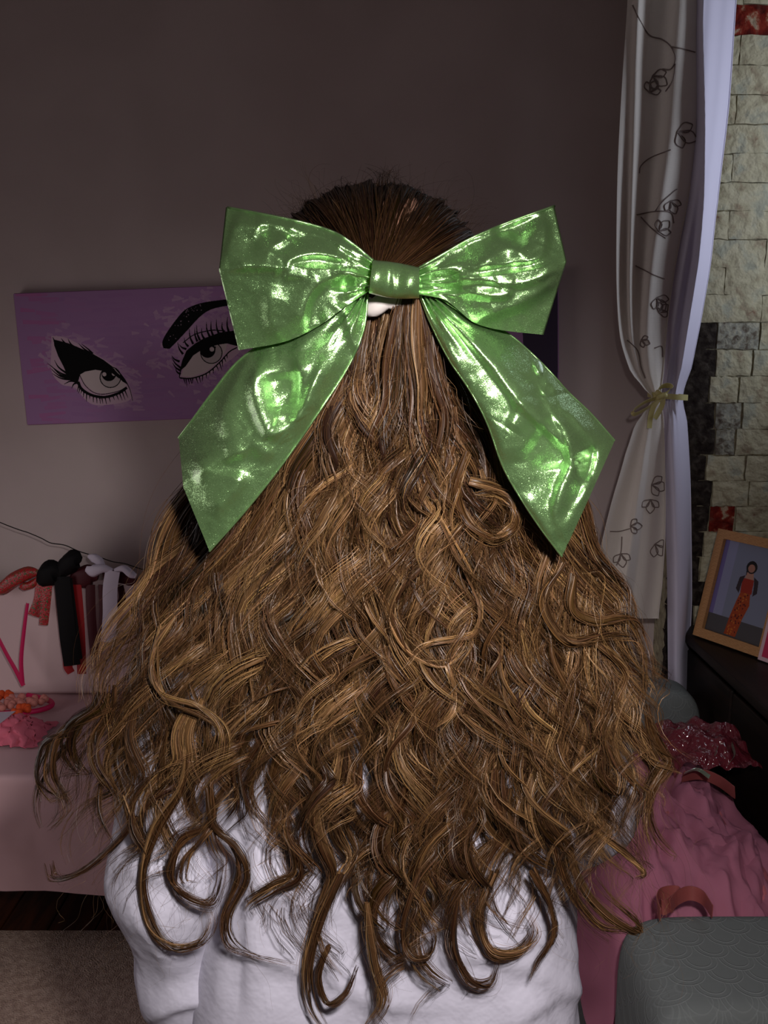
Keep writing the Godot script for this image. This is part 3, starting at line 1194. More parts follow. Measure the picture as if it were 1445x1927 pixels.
	for j in 29:
		var row := PackedVector3Array()
		var uvr := PackedVector2Array()
		var a := TAU * j / 28.0
		for k in 25:
			var t := k / 24.0
			var top := Vector2(lerpf(701, 789, t), lerpf(489, 503, t) - 2.0 * sin(PI * t))
			var bot := Vector2(lerpf(694, 789, t), lerpf(552, 561, t) + 5.0 * sin(PI * t))
			var f := 0.5 - 0.5 * cos(a)
			var p := top.lerp(bot, f)
			var fold := 0.0032 * sin(t * 9.0 + f * 1.2) + 0.003 * exp(-pow((t - 0.47) / 0.07, 2))
			var z := -0.712 + 0.014 * sin(a) + fold * maxf(0.0, sin(a))
			row.append(U(p.x, p.y, z))
			uvr.append(p / 330.0 + Vector2(0, a * 0.05))
		rows.append(row)
		uvs.append(uvr)
	mb.grid(rows, false, uvs)
	obj("knot", mb, m, root)
	# white elastic under the knot
	mb = Mb.new()
	var ring := PackedVector3Array()
	for k in 33:
		var a := TAU * k / 32.0
		var c := U(728, 572, -0.765)
		ring.append(c + Vector3(cos(a) * 0.0185, 0.004 * cos(a) + 0.002 * sin(a * 5.0), sin(a) * 0.024))
	tube(mb, ring, 0.0075, 0.0075, 10)
	var tie := obj("hair_tie", mb, M.hairtie)
	tag(tie, "white fabric hair elastic gathered just under the green bow's knot", "hair tie")

# ---------------------------------------------------------------- hair
func hair_z(px: float, py: float) -> float:
	var u := (px - 735.0) / 560.0
	var side := lerpf(0.12, 0.072, smoothstep(1000.0, 1320.0, py))
	return -0.745 - 0.052 * clampf((py - 560.0) / 1300.0, 0.0, 1.1) - side * u * u

func hair_colour(r: RandomNumberGenerator, base: float) -> Color:
	var g := clampf(r.randfn(base, 0.2), 0.0, 1.2)
	var dark := Color(0.026, 0.012, 0.006)
	var mid := Color(0.086, 0.041, 0.017)
	var gold := Color(0.29, 0.165, 0.07)
	return dark.lerp(mid, g * 2.0) if g < 0.5 else mid.lerp(gold, (g - 0.5) * 1.7)

# a lock of hair: many fine ribbons lying on a flattened bundle that follows the guide
func lock(mb: Mb, core: Mb, g: PackedVector3Array, a: float, b: float, count: int, col: Color, r: RandomNumberGenerator, width: float = 0.0007, twist: float = 1.0, stray: float = 0.12, axis: Vector3 = Vector3(0, 0, -1.0)) -> void:
	count = int(count * 0.61)
	width *= 1.2
	var n := g.size()
	var T := PackedVector3Array(); var N := PackedVector3Array(); var B := PackedVector3Array(); var W := PackedFloat32Array()
	T.resize(n); N.resize(n); B.resize(n); W.resize(n)
	var ph := r.randf_range(-0.6, 0.6)
	var lb := Vector3.ZERO
	for k in n:
		var t := (g[mini(k + 1, n - 1)] - g[maxi(k - 1, 0)]).normalized()
		var out := Vector3(g[k].x - axis.x, axis.y, g[k].z - axis.z).normalized()
		var bb := t.cross(out)
		if bb.length_squared() < 0.01: bb = lb if lb != Vector3.ZERO else Vector3.RIGHT
		bb = bb.normalized()
		if lb != Vector3.ZERO and bb.dot(lb) < 0.0: bb = -bb
		if lb != Vector3.ZERO: bb = (bb + lb * 0.8).normalized()
		lb = bb
		var nn := bb.cross(t).normalized()
		if nn.dot(out) < 0.0: pass
		var f := float(k) / (n - 1)
		var rot := ph + twist * f
		T[k] = t
		B[k] = bb * cos(rot) + nn * sin(rot)
		N[k] = nn * cos(rot) - bb * sin(rot)
		W[k] = (0.55 + 0.45 * smoothstep(0.0, 0.2, f)) * (1.0 - 0.78 * pow(f, 3.0))
	# dark core that closes the bundle
	var rows := []
	var nc := int(n * 0.82)
	for k in nc:
		var row := PackedVector3Array()
		for s in 6:
			var an := TAU * s / 6.0
			row.append(g[k] + (B[k] * cos(an) * a + N[k] * sin(an) * b) * W[k] * 0.72 * (1.0 - pow(float(k) / (nc - 1), 3.0)))
		rows.append(row)
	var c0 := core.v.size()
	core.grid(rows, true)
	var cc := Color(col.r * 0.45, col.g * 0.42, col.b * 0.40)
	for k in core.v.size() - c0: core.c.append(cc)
	var v := mb.v; var nrm := mb.n; var c := mb.c; var idx := mb.i
	mb.v = PackedVector3Array(); mb.n = PackedVector3Array(); mb.c = PackedColorArray(); mb.i = PackedInt32Array()
	for j in count:
		var an := r.randf() * TAU
		var rad := r.randf_range(0.72, 1.08)
		var loose := r.randf() < stray
		if loose: rad = r.randf_range(1.2, 2.6)
		var ca := cos(an) * a * rad
		var sa := sin(an) * b * rad
		var p1 := r.randf() * TAU
		var f1 := r.randf_range(0.15, 0.45)
		var am := (0.12 if not loose else 0.45) * a
		var hue := r.randf_range(0.6, 1.5)
		var sc := Color(col.r * hue, col.g * hue * r.randf_range(0.93, 1.07), col.b * hue * r.randf_range(0.85, 1.15))
		var k0 := 0
		var k1 := n - 1 - int(pow(r.randf(), 2.0) * n * 0.38)
		var splay := r.randf_range(0.0, 1.6)
		var tilt := r.randfn(0.0, 0.28)
		var tilt2 := r.randfn(0.0, 0.2)
		if loose: k0 = r.randi() % maxi(1, n / 3)
		var base := v.size()
		var hw := width * 0.5 * r.randf_range(0.6, 1.3) * (0.5 if loose else 1.0)
		var ln := float(k1 - k0)
		for k in range(k0, k1 + 1):
			var wob := sin(p1 + k * f1) * am
			var ff := float(k) / (n - 1)
			var w := W[k] * (1.0 + splay * ff * ff)
			var e := Vector2(cos(an) * b, sin(an) * a).normalized()
			var rd := B[k] * e.x + N[k] * e.y
			var tg := N[k] * e.x - B[k] * e.y
			var p := g[k] + B[k] * (ca * w + wob) + N[k] * (sa * w + wob * 0.5)
			var tip := hw * (1.0 - 0.7 * pow((k - k0) / ln, 4.0))
			v.append(p - tg * tip)
			v.append(p + tg * tip)
			var nm := rd + tg * tilt + T[k] * tilt2 * sin(p1 + k * 0.4)
			nrm.append((nm - tg * 0.3).normalized())
			nrm.append((nm + tg * 0.3).normalized())
			c.append(sc); c.append(sc)
			if k < k1:
				var q := base + (k - k0) * 2
				idx.append(q); idx.append(q + 1); idx.append(q + 3)
				idx.append(q); idx.append(q + 3); idx.append(q + 2)
	mb.v = v; mb.n = nrm; mb.c = c; mb.i = idx

func strand(mb: Mb, g: PackedVector3Array, width: float, col: Color) -> void:
	var n := g.size()
	var base := mb.v.size()
	for k in n:
		var t := (g[mini(k + 1, n - 1)] - g[maxi(k - 1, 0)]).normalized()
		var s := t.cross(Vector3(0, 0, 1))
		s = s.normalized() if s.length_squared() > 1e-6 else Vector3.RIGHT
		var nn := s.cross(t).normalized()
		for e in 3:                           # a three-sided hair
			var an := TAU * e / 3.0
			var d := s * cos(an) + nn * sin(an)
			mb.v.append(g[k] + d * width * 0.5 * (1.0 - 0.6 * k / n))
			mb.n.append(d)
			mb.c.append(col)
		if k < n - 1:
			for e in 3:
				var q := base + k * 3
				var e2 := (e + 1) % 3
				mb.tri(q + e, q + e2, q + 3 + e2)
				mb.tri(q + e, q + 3 + e2, q + 3 + e)

# guide of a falling curl from (sx, sy) to (ex, ey) in photograph pixels
func guide(sx: float, sy: float, ex: float, ey: float, pw: float, amp: float, lam: float, ph: float, z0: float, z1: float, r: RandomNumberGenerator, straight: float = 0.25, loop: float = 0.45) -> PackedVector3Array:
	var out := PackedVector3Array()
	var len := Vector2(ex - sx, ey - sy).length()
	var n := clampi(int(len / 16.0) + 8, 16, 64)
	var hand_ := 1.0 if r.randf() < 0.5 else -1.0
	var sway := r.randf_range(-30.0, 30.0)
	var th := ph
	for k in n:
		var t := float(k) / (n - 1)
		var x := lerpf(sx, ex, pow(t, pw)) + sway * sin(PI * t) * minf(1.0, len / 500.0)
		var y := lerpf(sy, ey, t)
		var ramp := smoothstep(straight * 0.3, straight + 0.45, t)
		th += TAU * len / lam / (n - 1) * (0.75 + 0.5 * t)
		var A := amp * ramp
		x += A * sin(th)
		y += A * loop * cos(th) * ramp
		var z := hair_z(x, y) + lerpf(z0, z1, t) + A * 0.00042 * cos(th) * hand_
		out.append(U(x, y, z))
	return out

# a family of locks that wave together and part towards their ends
func family(mb: Mb, core: Mb, r: RandomNumberGenerator, count: int, s: Vector2, e: Vector2, pw: float, amp: float, lam: float, z0: float, z1: float, tone: float, strands: int, spread: float) -> void:
	var ph := r.randf() * TAU
	var am := amp * r.randf_range(0.65, 1.35)
	var lm := lam * r.randf_range(0.75, 1.3)
	var p := pw * r.randf_range(0.92, 1.08)
	var tn := clampf(r.randfn(tone, 0.2), 0.02, 0.95)
	var sd := r.randi()
	for k in count:
		var off := r.randfn(0.0, 1.0)
		var ss := s + Vector2(off * 9.0, r.randf_range(-8, 8))
		var ee := e + Vector2(off * spread * 0.8 + r.randf_range(-12, 12), r.randf_range(-80, 60))
		var r2 := RandomNumberGenerator.new()
		r2.seed = sd
		var g := guide(ss.x, ss.y, ee.x, ee.y, p * r.randf_range(0.97, 1.03), am * r.randf_range(0.75, 1.25), lm * r.randf_range(0.93, 1.07), ph + r.randfn(0.0, 0.4), z0 + r.randf_range(-0.008, 0.006), z1 + r.randf_range(-0.012, 0.012), r2)
		lock(mb, core, g, r.randf_range(0.006, 0.0125), r.randf_range(0.003, 0.0045), strands, hair_colour(r, tn), r, 0.00055, r.randf_range(-2.2, 2.2), 0.16)

func curl(mb: Mb, core: Mb, r: RandomNumberGenerator, s: Vector2, e: Vector2, tone: float) -> void:
	var ph := r.randf() * TAU
	var am := r.randf_range(16.0, 36.0)
	var lm := r.randf_range(170.0, 270.0)
	var sd := r.randi()
	var z := r.randf_range(-0.012, 0.006)
	var tn := clampf(r.randfn(tone, 0.12), 0.05, 0.9)
	for k in 2 + r.randi() % 2:
		var r2 := RandomNumberGenerator.new()
		r2.seed = sd
		var o := Vector2(r.randfn(0, 7), r.randfn(0, 10))
		lock(mb, core, guide(s.x + o.x, s.y, e.x + o.x * 1.6, e.y + o.y * 2.0, 1.0, am * r.randf_range(0.85, 1.15), lm, ph + r.randfn(0, 0.25), z - 0.006, z, r2, 0.0, 0.7), r.randf_range(0.003, 0.007), 0.0025, 32, hair_colour(r, tn), r, 0.00055, r.randf_range(-2, 2), 0.2)

func drawn(pts: Array, z: float, coil: float = 0.0) -> PackedVector3Array:
	var c := cat2(pts, pts.size() * 8)
	var out := PackedVector3Array()
	for k in c.size():
		out.append(U(c[k].x, c[k].y, hair_z(c[k].x, c[k].y) + z + coil * sin(k * 0.35)))
	return out

func build_hair(root: Node3D) -> void:
	var r := RandomNumberGenerator.new()
	r.seed = 2024
	# ---- hair drawn back over the skull to the tie
	var hc := Vector3(-0.008, 1.658, -0.915)
	var hr := Vector3(0.108, 0.102, 0.118)
	var cap := Mb.new()
	var rows := []
	for j in 25:
		var row := PackedVector3Array()
		var be := lerpf(0.02, 2.2, j / 24.0)
		for k in 48:
			var fi := TAU * k / 48.0
			row.append(hc + Vector3(sin(be) * sin(fi), sin(be) * cos(fi), cos(be)) * hr * (0.985 + 0.01 * sin(fi * 23.0)))
		rows.append(row)
	cap.grid(rows, true)
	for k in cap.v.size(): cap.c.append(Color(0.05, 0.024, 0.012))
	cap.normals()
	for k in cap.n.size(): cap.n[k] = ((cap.v[k] - hc) / hr).normalized()
	var top := Mb.new()
	for s in 330:
		var fi := r.randf_range(-2.5, 2.5)
		var be0 := r.randf_range(1.75, 2.3)
		var lift := 1.0 + r.randf_range(0.0, 0.035) + (0.03 if r.randf() < 0.1 else 0.0)
		var g := PackedVector3Array()
		var wv := r.randf_range(-0.05, 0.05)
		var p := r.randf() * TAU
		for k in 20:
			var t := k / 19.0
			var be := lerpf(be0, 0.12, t)
			var f2 := fi + wv * sin(t * 5.0 + p) + 0.12 * sin(t * PI) * wv * 4.0
			var l := lerpf(lift, 1.0, t * t) + 0.012 * sin(t * 9.0 + p)
			# the bundle rises towards the tie
			var q := hc + Vector3(sin(be) * sin(f2), sin(be) * cos(f2), cos(be)) * hr * l
			q.z += 0.026 * exp(-be * 4.5)
			g.append(q)
		lock(top, cap, g, 0.0075, 0.0022, 26, hair_colour(r, 0.22), r, 0.0006, 0.3, 0.1, Vector3(hc.x, 0.3, hc.z))
	# the small tuft at the crown and the fine hairs that stand off the head
	for s in 260:
		var fi := r.randfn(0.0, 0.75)
		var be := r.randf_range(0.9, 1.9)
		var d := Vector3(sin(be) * sin(fi), sin(be) * cos(fi), cos(be))
		var p0 := hc + d * hr * 1.01
		var lean := Vector3(r.randfn(0.0, 0.6), r.randfn(0.2, 0.4), r.randfn(0.3, 0.4))
		var g := PackedVector3Array()
		var l := r.randf_range(0.008, 0.028)
		var crv := Vector3(r.randfn(0, 0.5), -0.5, r.randfn(0, 0.5))
		for k in 8:
			var t := k / 7.0
			g.append(p0 + (d * 0.7 + lean) * l * t + crv * l * t * t)
		strand(top, g, 0.00028, hair_colour(r, 0.35))
	for s in 46:
		var x0 := 726.0 + r.randfn(0.0, 13.0)
		var g := PackedVector3Array()
		var lx := r.randfn(-8.0, 16.0)
		var up := r.randf_range(16.0, 40.0)
		for k in 10:
			var t := k / 9.0
			g.append(U(x0 + lx * t * t, 350.0 - up * 1.6 * t + up * 0.55 * t * t, -0.9 + 0.016 * t))
		strand(top, g, 0.00045, hair_colour(r, 0.25))
	for s in 160:
		# wisps that escape along the sides of the head
		var fi := (1.0 if s % 2 == 0 else -1.0) * r.randf_range(0.5, 1.5)
		var be := r.randf_range(1.2, 1.75)
		var d := Vector3(sin(be) * sin(fi), sin(be) * cos(fi), cos(be))
		var p0 := hc + d * hr
		var along := Vector3(r.randfn(0, 0.3), 0.8, 0.3 + r.randfn(0, 0.3))
		var l := r.randf_range(0.015, 0.05)
		var g := PackedVector3Array()
		var ph := r.randf() * TAU
		for k in 12:
			var t := k / 11.0
			g.append(p0 + d * l * 0.6 * t + along * l * (t - 0.7 * t * t) + Vector3(sin(t * 4.0 + ph), cos(t * 4.0 + ph), 0) * l * 0.12 * t)
		strand(top, g, 0.00026, hair_colour(r, 0.4))
	for lp in [[Vector2(600, 385), Vector2(582, 350), Vector2(584, 325), Vector2(600, 310), Vector2(622, 309)], [Vector2(560, 415), Vector2(578, 378), Vector2(610, 350), Vector2(660, 330)], [Vector2(885, 395), Vector2(892, 365), Vector2(888, 335), Vector2(876, 318)]]:
		var g := PackedVector3Array()
		for p in cat2(lp, 24): g.append(U(p.x, p.y, -0.9))
		strand(top, g, 0.0004, hair_colour(r, 0.3))
	obj("scalp", cap, M.hair_core, root)
	obj("pulled_back_hair", top, M.hair, root)

	# ---- the ponytail and the loose hair over the back
	var mb := Mb.new()
	var core := Mb.new()
	# long inner locks
	for s in 17:
		var q := (s + r.randf()) / 17.0
		var ex := lerpf(500.0, 1120.0, q)
		var ey := 1790.0 - pow(absf(ex - 790.0) / 330.0, 2.0) * 170.0 + r.randf_range(-130, 110)
		family(mb, core, r, 6, Vector2(lerpf(700, 782, q), 562), Vector2(ex, ey), 0.95, 30.0, 270.0, -0.034, -0.022, 0.3, 52, 34.0)
	# loose hair from under the bow over both shoulders
	var lends := cat2([Vector2(85, 1470), Vector2(95, 1600), Vector2(170, 1660), Vector2(270, 1640), Vector2(360, 1500), Vector2(450, 1420), Vector2(560, 1640)], 60)
	for s in 17:
		var q := (s + r.randf()) / 17.0
		var up := r.randf_range(-20, 170)
		var e := lends[mini(59, int(q * 60.0))] + Vector2(r.randf_range(-10, 20) + maxf(0.0, up) * 0.5, -up)
		family(mb, core, r, 5, Vector2(lerpf(600, 700, q), lerpf(700, 680, q)), e, 0.86 + q * 0.1, 25.0, 300.0, -0.04, -0.006, 0.3, 50, 30.0)
	for s in 6:
		family(mb, core, r, 4, Vector2(610 - s * 4, 690), Vector2(165 + s * 22, 1340 + r.randf_range(-40, 60)), 0.65 + s * 0.03, 16.0, 260.0, -0.035, -0.004, 0.3, 46, 14.0)
	var rends := cat2([Vector2(1275, 1430), Vector2(1240, 1540), Vector2(1195, 1640), Vector2(1165, 1710), Vector2(1110, 1700), Vector2(1050, 1620)], 60)
	for s in 18:
		var q := (s + r.randf()) / 18.0
		var up := r.randf_range(-20, 200)
		var e := rends[mini(59, int(q * 60.0))] + Vector2(r.randf_range(-20, 10) - maxf(0.0, up) * 0.38, -up)
		family(mb, core, r, 6, Vector2(lerpf(890, 785, q), lerpf(700, 680, q)), e, 0.8 + q * 0.14, 22.0, 260.0, -0.04, -0.004, 0.52, 50, 34.0)
	for s in 6:
		family(mb, core, r, 4, Vector2(870 + s * 4, 690), Vector2(1235 - s * 20, 1330 + r.randf_range(-40, 60)), 0.64 + s * 0.03, 15.0, 240.0, -0.035, -0.004, 0.5, 46, 14.0)
	# upper layers of the ponytail: medium and short locks
	for s in 22:
		var q := (s + r.randf()) / 22.0
		var ey := r.randf_range(1180, 1740)
		var half := 60.0 + (ey - 600.0) * 0.35
		family(mb, core, r, 5, Vector2(lerpf(704, 780, q), 560), Vector2(770.0 + (q * 2.0 - 1.0) * half, ey), 0.93, 28.0, 230.0, -0.028, 0.004, 0.42, 50, 26.0)
	for s in 13:
		var q := (s + r.randf()) / 13.0
		var ey := r.randf_range(880, 1260)
		var half := 30.0 + (ey - 600.0) * 0.33
		family(mb, core, r, 4, Vector2(lerpf(706, 778, q), 558), Vector2(762.0 + (q * 2.0 - 1.0) * half, ey), 1.0, 22.0, 200.0, -0.026, 0.016, 0.5, 46, 20.0)
	# smooth hair that spills over the elastic
	for s in 16:
		var q := (s + r.randf()) / 16.0
		lock(mb, core, guide(lerpf(752, 794, q), 548, lerpf(700, 860, q) + r.randf_range(-20, 20), r.randf_range(860, 1040), 1.25, r.randf_range(8, 20), r.randf_range(200, 300), r.randf() * TAU, 0.006, r.randf_range(0.004, 0.014), r, 0.45), 0.008, 0.0035, 44, hair_colour(r, 0.4), r, 0.00055, r.randf_range(-1, 1), 0.1)
	# thin bright curls lying on top
	for s in 42:
		var x := r.randf_range(-1, 1)
		var sy := r.randf_range(680, 1250)
		var sx := 760.0 + x * (40.0 + (sy - 600.0) * 0.40)
		var ey := sy + r.randf_range(220, 480)
		lock(mb, core, guide(sx, sy, sx + x * 70.0 + r.randf_range(-40, 40), minf(ey, 1800.0), 1.0, r.randf_range(18, 40), r.randf_range(150, 260), r.randf() * TAU, 0.0, r.randf_range(0.0, 0.012), r, 0.0), r.randf_range(0.002, 0.0042), 0.0015, 20, hair_colour(r, 0.72), r, 0.0006, r.randf_range(-2, 2), 0.25)
	# curls that the photograph singles out
	var own := [
		[[Vector2(880, 850), Vector2(860, 920), Vector2(880, 980), Vector2(930, 1012), Vector2(968, 990), Vector2(970, 955), Vector2(935, 930), Vector2(895, 925)], 0.012, 0.008, 0.78],
		[[Vector2(885, 905), Vector2(930, 915), Vector2(962, 935), Vector2(968, 970), Vector2(945, 1000), Vector2(905, 995)], 0.010, 0.006, 0.7],
		[[Vector2(350, 1395), Vector2(345, 1480), Vector2(300, 1560), Vector2(272, 1650), Vector2(285, 1740), Vector2(330, 1782), Vector2(385, 1775), Vector2(410, 1730), Vector2(390, 1690)], 0.006, 0.006, 0.45],
		[[Vector2(400, 1470), Vector2(395, 1545), Vector2(345, 1580), Vector2(322, 1640), Vector2(340, 1680), Vector2(390, 1700), Vector2(415, 1660), Vector2(420, 1600)], 0.008, 0.006, 0.42],
		[[Vector2(390, 1480), Vector2(400, 1550), Vector2(440, 1600), Vector2(452, 1650), Vector2(425, 1720), Vector2(430, 1770), Vector2(470, 1800), Vector2(550, 1815)], 0.008, 0.007, 0.4],
		[[Vector2(395, 1560), Vector2(375, 1590), Vector2(350, 1615), Vector2(342, 1655), Vector2(360, 1670)], 0.01, 0.003, 0.35],
		[[Vector2(300, 1180), Vector2(290, 1250), Vector2(310, 1310), Vector2(380, 1340), Vector2(420, 1380), Vector2(418, 1430), Vector2(395, 1470)], 0.012, 0.004, 0.72],
		[[Vector2(330, 1160), Vector2(295, 1220), Vector2(288, 1280), Vector2(320, 1330)], 0.014, 0.003, 0.75],
		[[Vector2(520, 1360), Vector2(460, 1375), Vector2(410, 1400), Vector2(400, 1450), Vector2(440, 1500)], 0.0, 0.003, 0.6],
		[[Vector2(540, 1560), Vector2(560, 1640), Vector2(520, 1665), Vector2(480, 1690), Vector2(475, 1710)], 0.004, 0.006, 0.4],
		[[Vector2(640, 1640), Vector2(600, 1740), Vector2(585, 1820), Vector2(590, 1890), Vector2(620, 1940)], 0.006, 0.006, 0.4],
		[[Vector2(690, 1700), Vector2(700, 1800), Vector2(720, 1880), Vector2(690, 1935)], 0.008, 0.008, 0.5],
		[[Vector2(620, 1780), Vector2(600, 1840), Vector2(620, 1890), Vector2(660, 1870), Vector2(680, 1820)], 0.005, 0.004, 0.4],
		[[Vector2(790, 1640), Vector2(760, 1740), Vector2(770, 1800), Vector2(800, 1810), Vector2(815, 1770), Vector2(800, 1730)], 0.006, 0.005, 0.4],
		[[Vector2(860, 1690), Vector2(850, 1770), Vector2(880, 1840), Vector2(920, 1845), Vector2(935, 1800)], 0.006, 0.006, 0.4],
		[[Vector2(930, 1640), Vector2(900, 1720), Vector2(920, 1790), Vector2(970, 1795), Vector2(1000, 1760), Vector2(985, 1720)], 0.006, 0.007, 0.45],
		[[Vector2(1000, 1640), Vector2(1030, 1700), Vector2(1040, 1760), Vector2(1010, 1810), Vector2(990, 1850)], 0.006, 0.006, 0.45],
		[[Vector2(1060, 1560), Vector2(1090, 1660), Vector2(1140, 1720), Vector2(1195, 1750), Vector2(1200, 1735), Vector2(1150, 1690), Vector2(1120, 1650)], 0.0, 0.008, 0.6],
		[[Vector2(1030, 1540), Vector2(1070, 1660), Vector2(1130, 1740), Vector2(1190, 1752)], 0.0, 0.006, 0.55],
		[[Vector2(1110, 1560), Vector2(1170, 1600), Vector2(1210, 1640), Vector2(1190, 1650)], 0.0, 0.005, 0.55],
		[[Vector2(680, 1080), Vector2(720, 1120), Vector2(745, 1180), Vector2(770, 1230), Vector2(830, 1245), Vector2(880, 1220)], 0.012, 0.0022, 0.68],
		[[Vector2(830, 980), Vector2(880, 1080), Vector2(905, 1140), Vector2(895, 1190), Vector2(850, 1205), Vector2(800, 1215), Vector2(760, 1260)], 0.012, 0.0022, 0.68],
		[[Vector2(840, 1250), Vector2(855, 1290), Vector2(850, 1330), Vector2(820, 1370)], 0.018, 0.005, 0.8],
		[[Vector2(1060, 1060), Vector2(1020, 1130), Vector2(1060, 1200), Vector2(1130, 1190), Vector2(1190, 1200), Vector2(1210, 1260)], 0.014, 0.009, 0.68],
		[[Vector2(1080, 1080), Vector2(1075, 1140), Vector2(1120, 1170), Vector2(1180, 1160), Vector2(1205, 1220), Vector2(1215, 1300)], 0.012, 0.008, 0.7],
		[[Vector2(1110, 1200), Vector2(1175, 1260), Vector2(1160, 1330), Vector2(1215, 1380), Vector2(1225, 1430), Vector2(1280, 1450)], 0.004, 0.007, 0.62],
		[[Vector2(120, 1380), Vector2(90, 1400), Vector2(80, 1460), Vector2(110, 1500), Vector2(150, 1480)], 0.0, 0.006, 0.4],
		[[Vector2(210, 1330), Vector2(150, 1360), Vector2(105, 1390), Vector2(98, 1450), Vector2(120, 1520), Vector2(90, 1560)], 0.0, 0.007, 0.42],
		[[Vector2(260, 1540), Vector2(220, 1590), Vector2(160, 1640), Vector2(110, 1650), Vector2(100, 1620)], 0.0, 0.005, 0.42],
		[[Vector2(230, 1500), Vector2(245, 1560), Vector2(255, 1590), Vector2(225, 1612)], 0.0, 0.005, 0.45],
	]
	for o in own:
		for q in 3:
			var pts := []
			var n: int = o[0].size()
			var dv := Vector2(r.randfn(0, 5), r.randfn(0, 4))
			for k in n: pts.append(o[0][k] + dv * (0.3 + 1.2 * k / n) + Vector2(r.randfn(0, 2.5), r.randfn(0, 2.5)))
			lock(mb, core, drawn(pts, o[1] + r.randf_range(-0.004, 0.003), 0.003), o[2] * 0.62, o[2] * 0.36, 30, hair_colour(r, o[3]), r, 0.00055, r.randf_range(-1.5, 1.5), 0.2)
	# curls at the ends, hanging free over the shirt
	for s in 34:
		var q := (s + r.randf()) / 34.0
		var x := lerpf(500, 1150, q)
		var y := 1480.0 - pow(absf(x - 800.0) / 320.0, 2.0) * 120.0 + r.randf_range(-60, 60)
		curl(mb, core, r, Vector2(x, y), Vector2(x + r.randf_range(-60, 60), y + r.randf_range(230, 410) - absf(x - 760.0) * 0.25), 0.42)
	for s in 16:
		var x := lerpf(110, 480, (s + r.randf()) / 16.0)
		var y := 1330.0 + r.randf_range(-60, 60)
		curl(mb, core, r, Vector2(x + 40, y), Vector2(x - 20 + r.randf_range(-30, 30), minf(1690.0, y + r.randf_range(170, 330))), 0.36)
	for s in 12:
		var x := lerpf(1060, 1270, (s + r.randf()) / 12.0)
		var y := 1330.0 + r.randf_range(-80, 60)
		curl(mb, core, r, Vector2(x - 40, y), Vector2(x + r.randf_range(-40, 20), minf(1740.0, y + r.randf_range(130, 330))), 0.6)
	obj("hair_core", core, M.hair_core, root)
	obj("curly_hair", mb, M.hair, root)
	# ---- single fine hairs round the outline
	var fly := Mb.new()
	for s in 420:
		var sidex := -1.0 if r.randf() < 0.5 else 1.0
		var y0 := r.randf_range(900, 1650)
		var wx := lerpf(300, 520, smoothstep(950, 1450, y0)) * r.randf_range(0.55, 1.0)
		var x0 := 720.0 + sidex * wx
		var x1 := x0 + sidex * r.randf_range(10, 120)
		var y1 := y0 + r.randf_range(40, 260)
		strand(fly, guide(x0, y0, x1, y1, r.randf_range(0.6, 1.4), r.randf_range(4, 22), r.randf_range(90, 260), r.randf() * TAU, 0.0, r.randf_range(-0.01, 0.02), r, 0.0), 0.00026, hair_colour(r, 0.6))
	for s in 420:
		var y0 := r.randf_range(620, 1760)
		var x0 := 740.0 + r.randf_range(-1, 1) * (60.0 + (y0 - 600.0) * 0.42)
		strand(fly, guide(x0, y0, x0 + r.randf_range(-90, 90), y0 + r.randf_range(-40, 160), 1.0, r.randf_range(6, 30), r.randf_range(80, 200), r.randf() * TAU, 0.006, r.randf_range(0.0, 0.03), r, 0.0), 0.00024, hair_colour(r, 0.75))
	obj("flyaway_hair", fly, M.hair, root).set_meta("kind", "stuff")

# ---------------------------------------------------------------- curtains
func edge_at(e: Array, y: float) -> float:              # [y, x, y, x ...] in pixels, smooth between
	var n := e.size() / 2
	for k in n - 1:
		if y <= e[k * 2 + 2] or k == n - 2:
			var y0: float = e[k * 2]
			var y1: float = e[k * 2 + 2]
			var f := clampf((y - y0) / (y1 - y0), 0.0, 1.0)
			var p0: float = e[k * 2 - 1] if k > 0 else e[k * 2 + 1]
			var p3: float = e[k * 2 + 5] if k < n - 2 else e[k * 2 + 3]
			return cubic_interpolate(e[k * 2 + 1], e[k * 2 + 3], p0, p3, f)
	return e[1]

const WHITE_L := [-560, 1312, 0, 1302, 250, 1296, 400, 1284, 560, 1260, 660, 1249, 742, 1243, 800, 1242, 900, 1246, 1050, 1254, 1200, 1256, 1330, 1257]
const WHITE_R := [-560, 1402, 0, 1385, 200, 1371, 380, 1350, 500, 1336, 600, 1319, 690, 1301, 745, 1284, 795, 1292, 900, 1298, 1000, 1300, 1130, 1301, 1200, 1298, 1330, 1297]
const SHEER_L := [-560, 1190, 0, 1181, 150, 1171, 300, 1163, 450, 1160, 560, 1161, 640, 1168, 700, 1187, 735, 1215, 748, 1228, 770, 1216, 800, 1195, 850, 1178, 950, 1150, 1050, 1126, 1164, 1104]
const SHEER_R := [-560, 1338, 0, 1326, 250, 1316, 400, 1290, 500, 1270, 600, 1256, 700, 1248, 748, 1243, 790, 1248, 900, 1251, 1000, 1251, 1100, 1245, 1164, 1238]

func sheer_z(s: float, y: float) -> float:
	var squeeze := exp(-pow((y - 748.0) / 130.0, 2.0))
	var amp := lerpf(0.024, 0.006, squeeze)
	var below := smoothstep(740.0, 800.0, y)
	var z := -2.475 + 0.03 * squeeze
	var drift := (y - 300.0) * 0.0006
	# one sharp pleat near the left edge, broad soft ones beyond it
	z += 0.030 * (1.0 - squeeze) * exp(-pow((s - 0.20 - drift * 0.25) / 0.07, 2.0)) * (1.0 - below)
	z += amp * 0.75 * sin(s * 8.5 + 2.2 + drift * 1.5) + amp * 0.12 * sin(s * 21.0 + y * 0.004)
	z += below * 0.05 * smoothstep(0.62, 0.45, s) * (1.0 - squeeze)
	return z

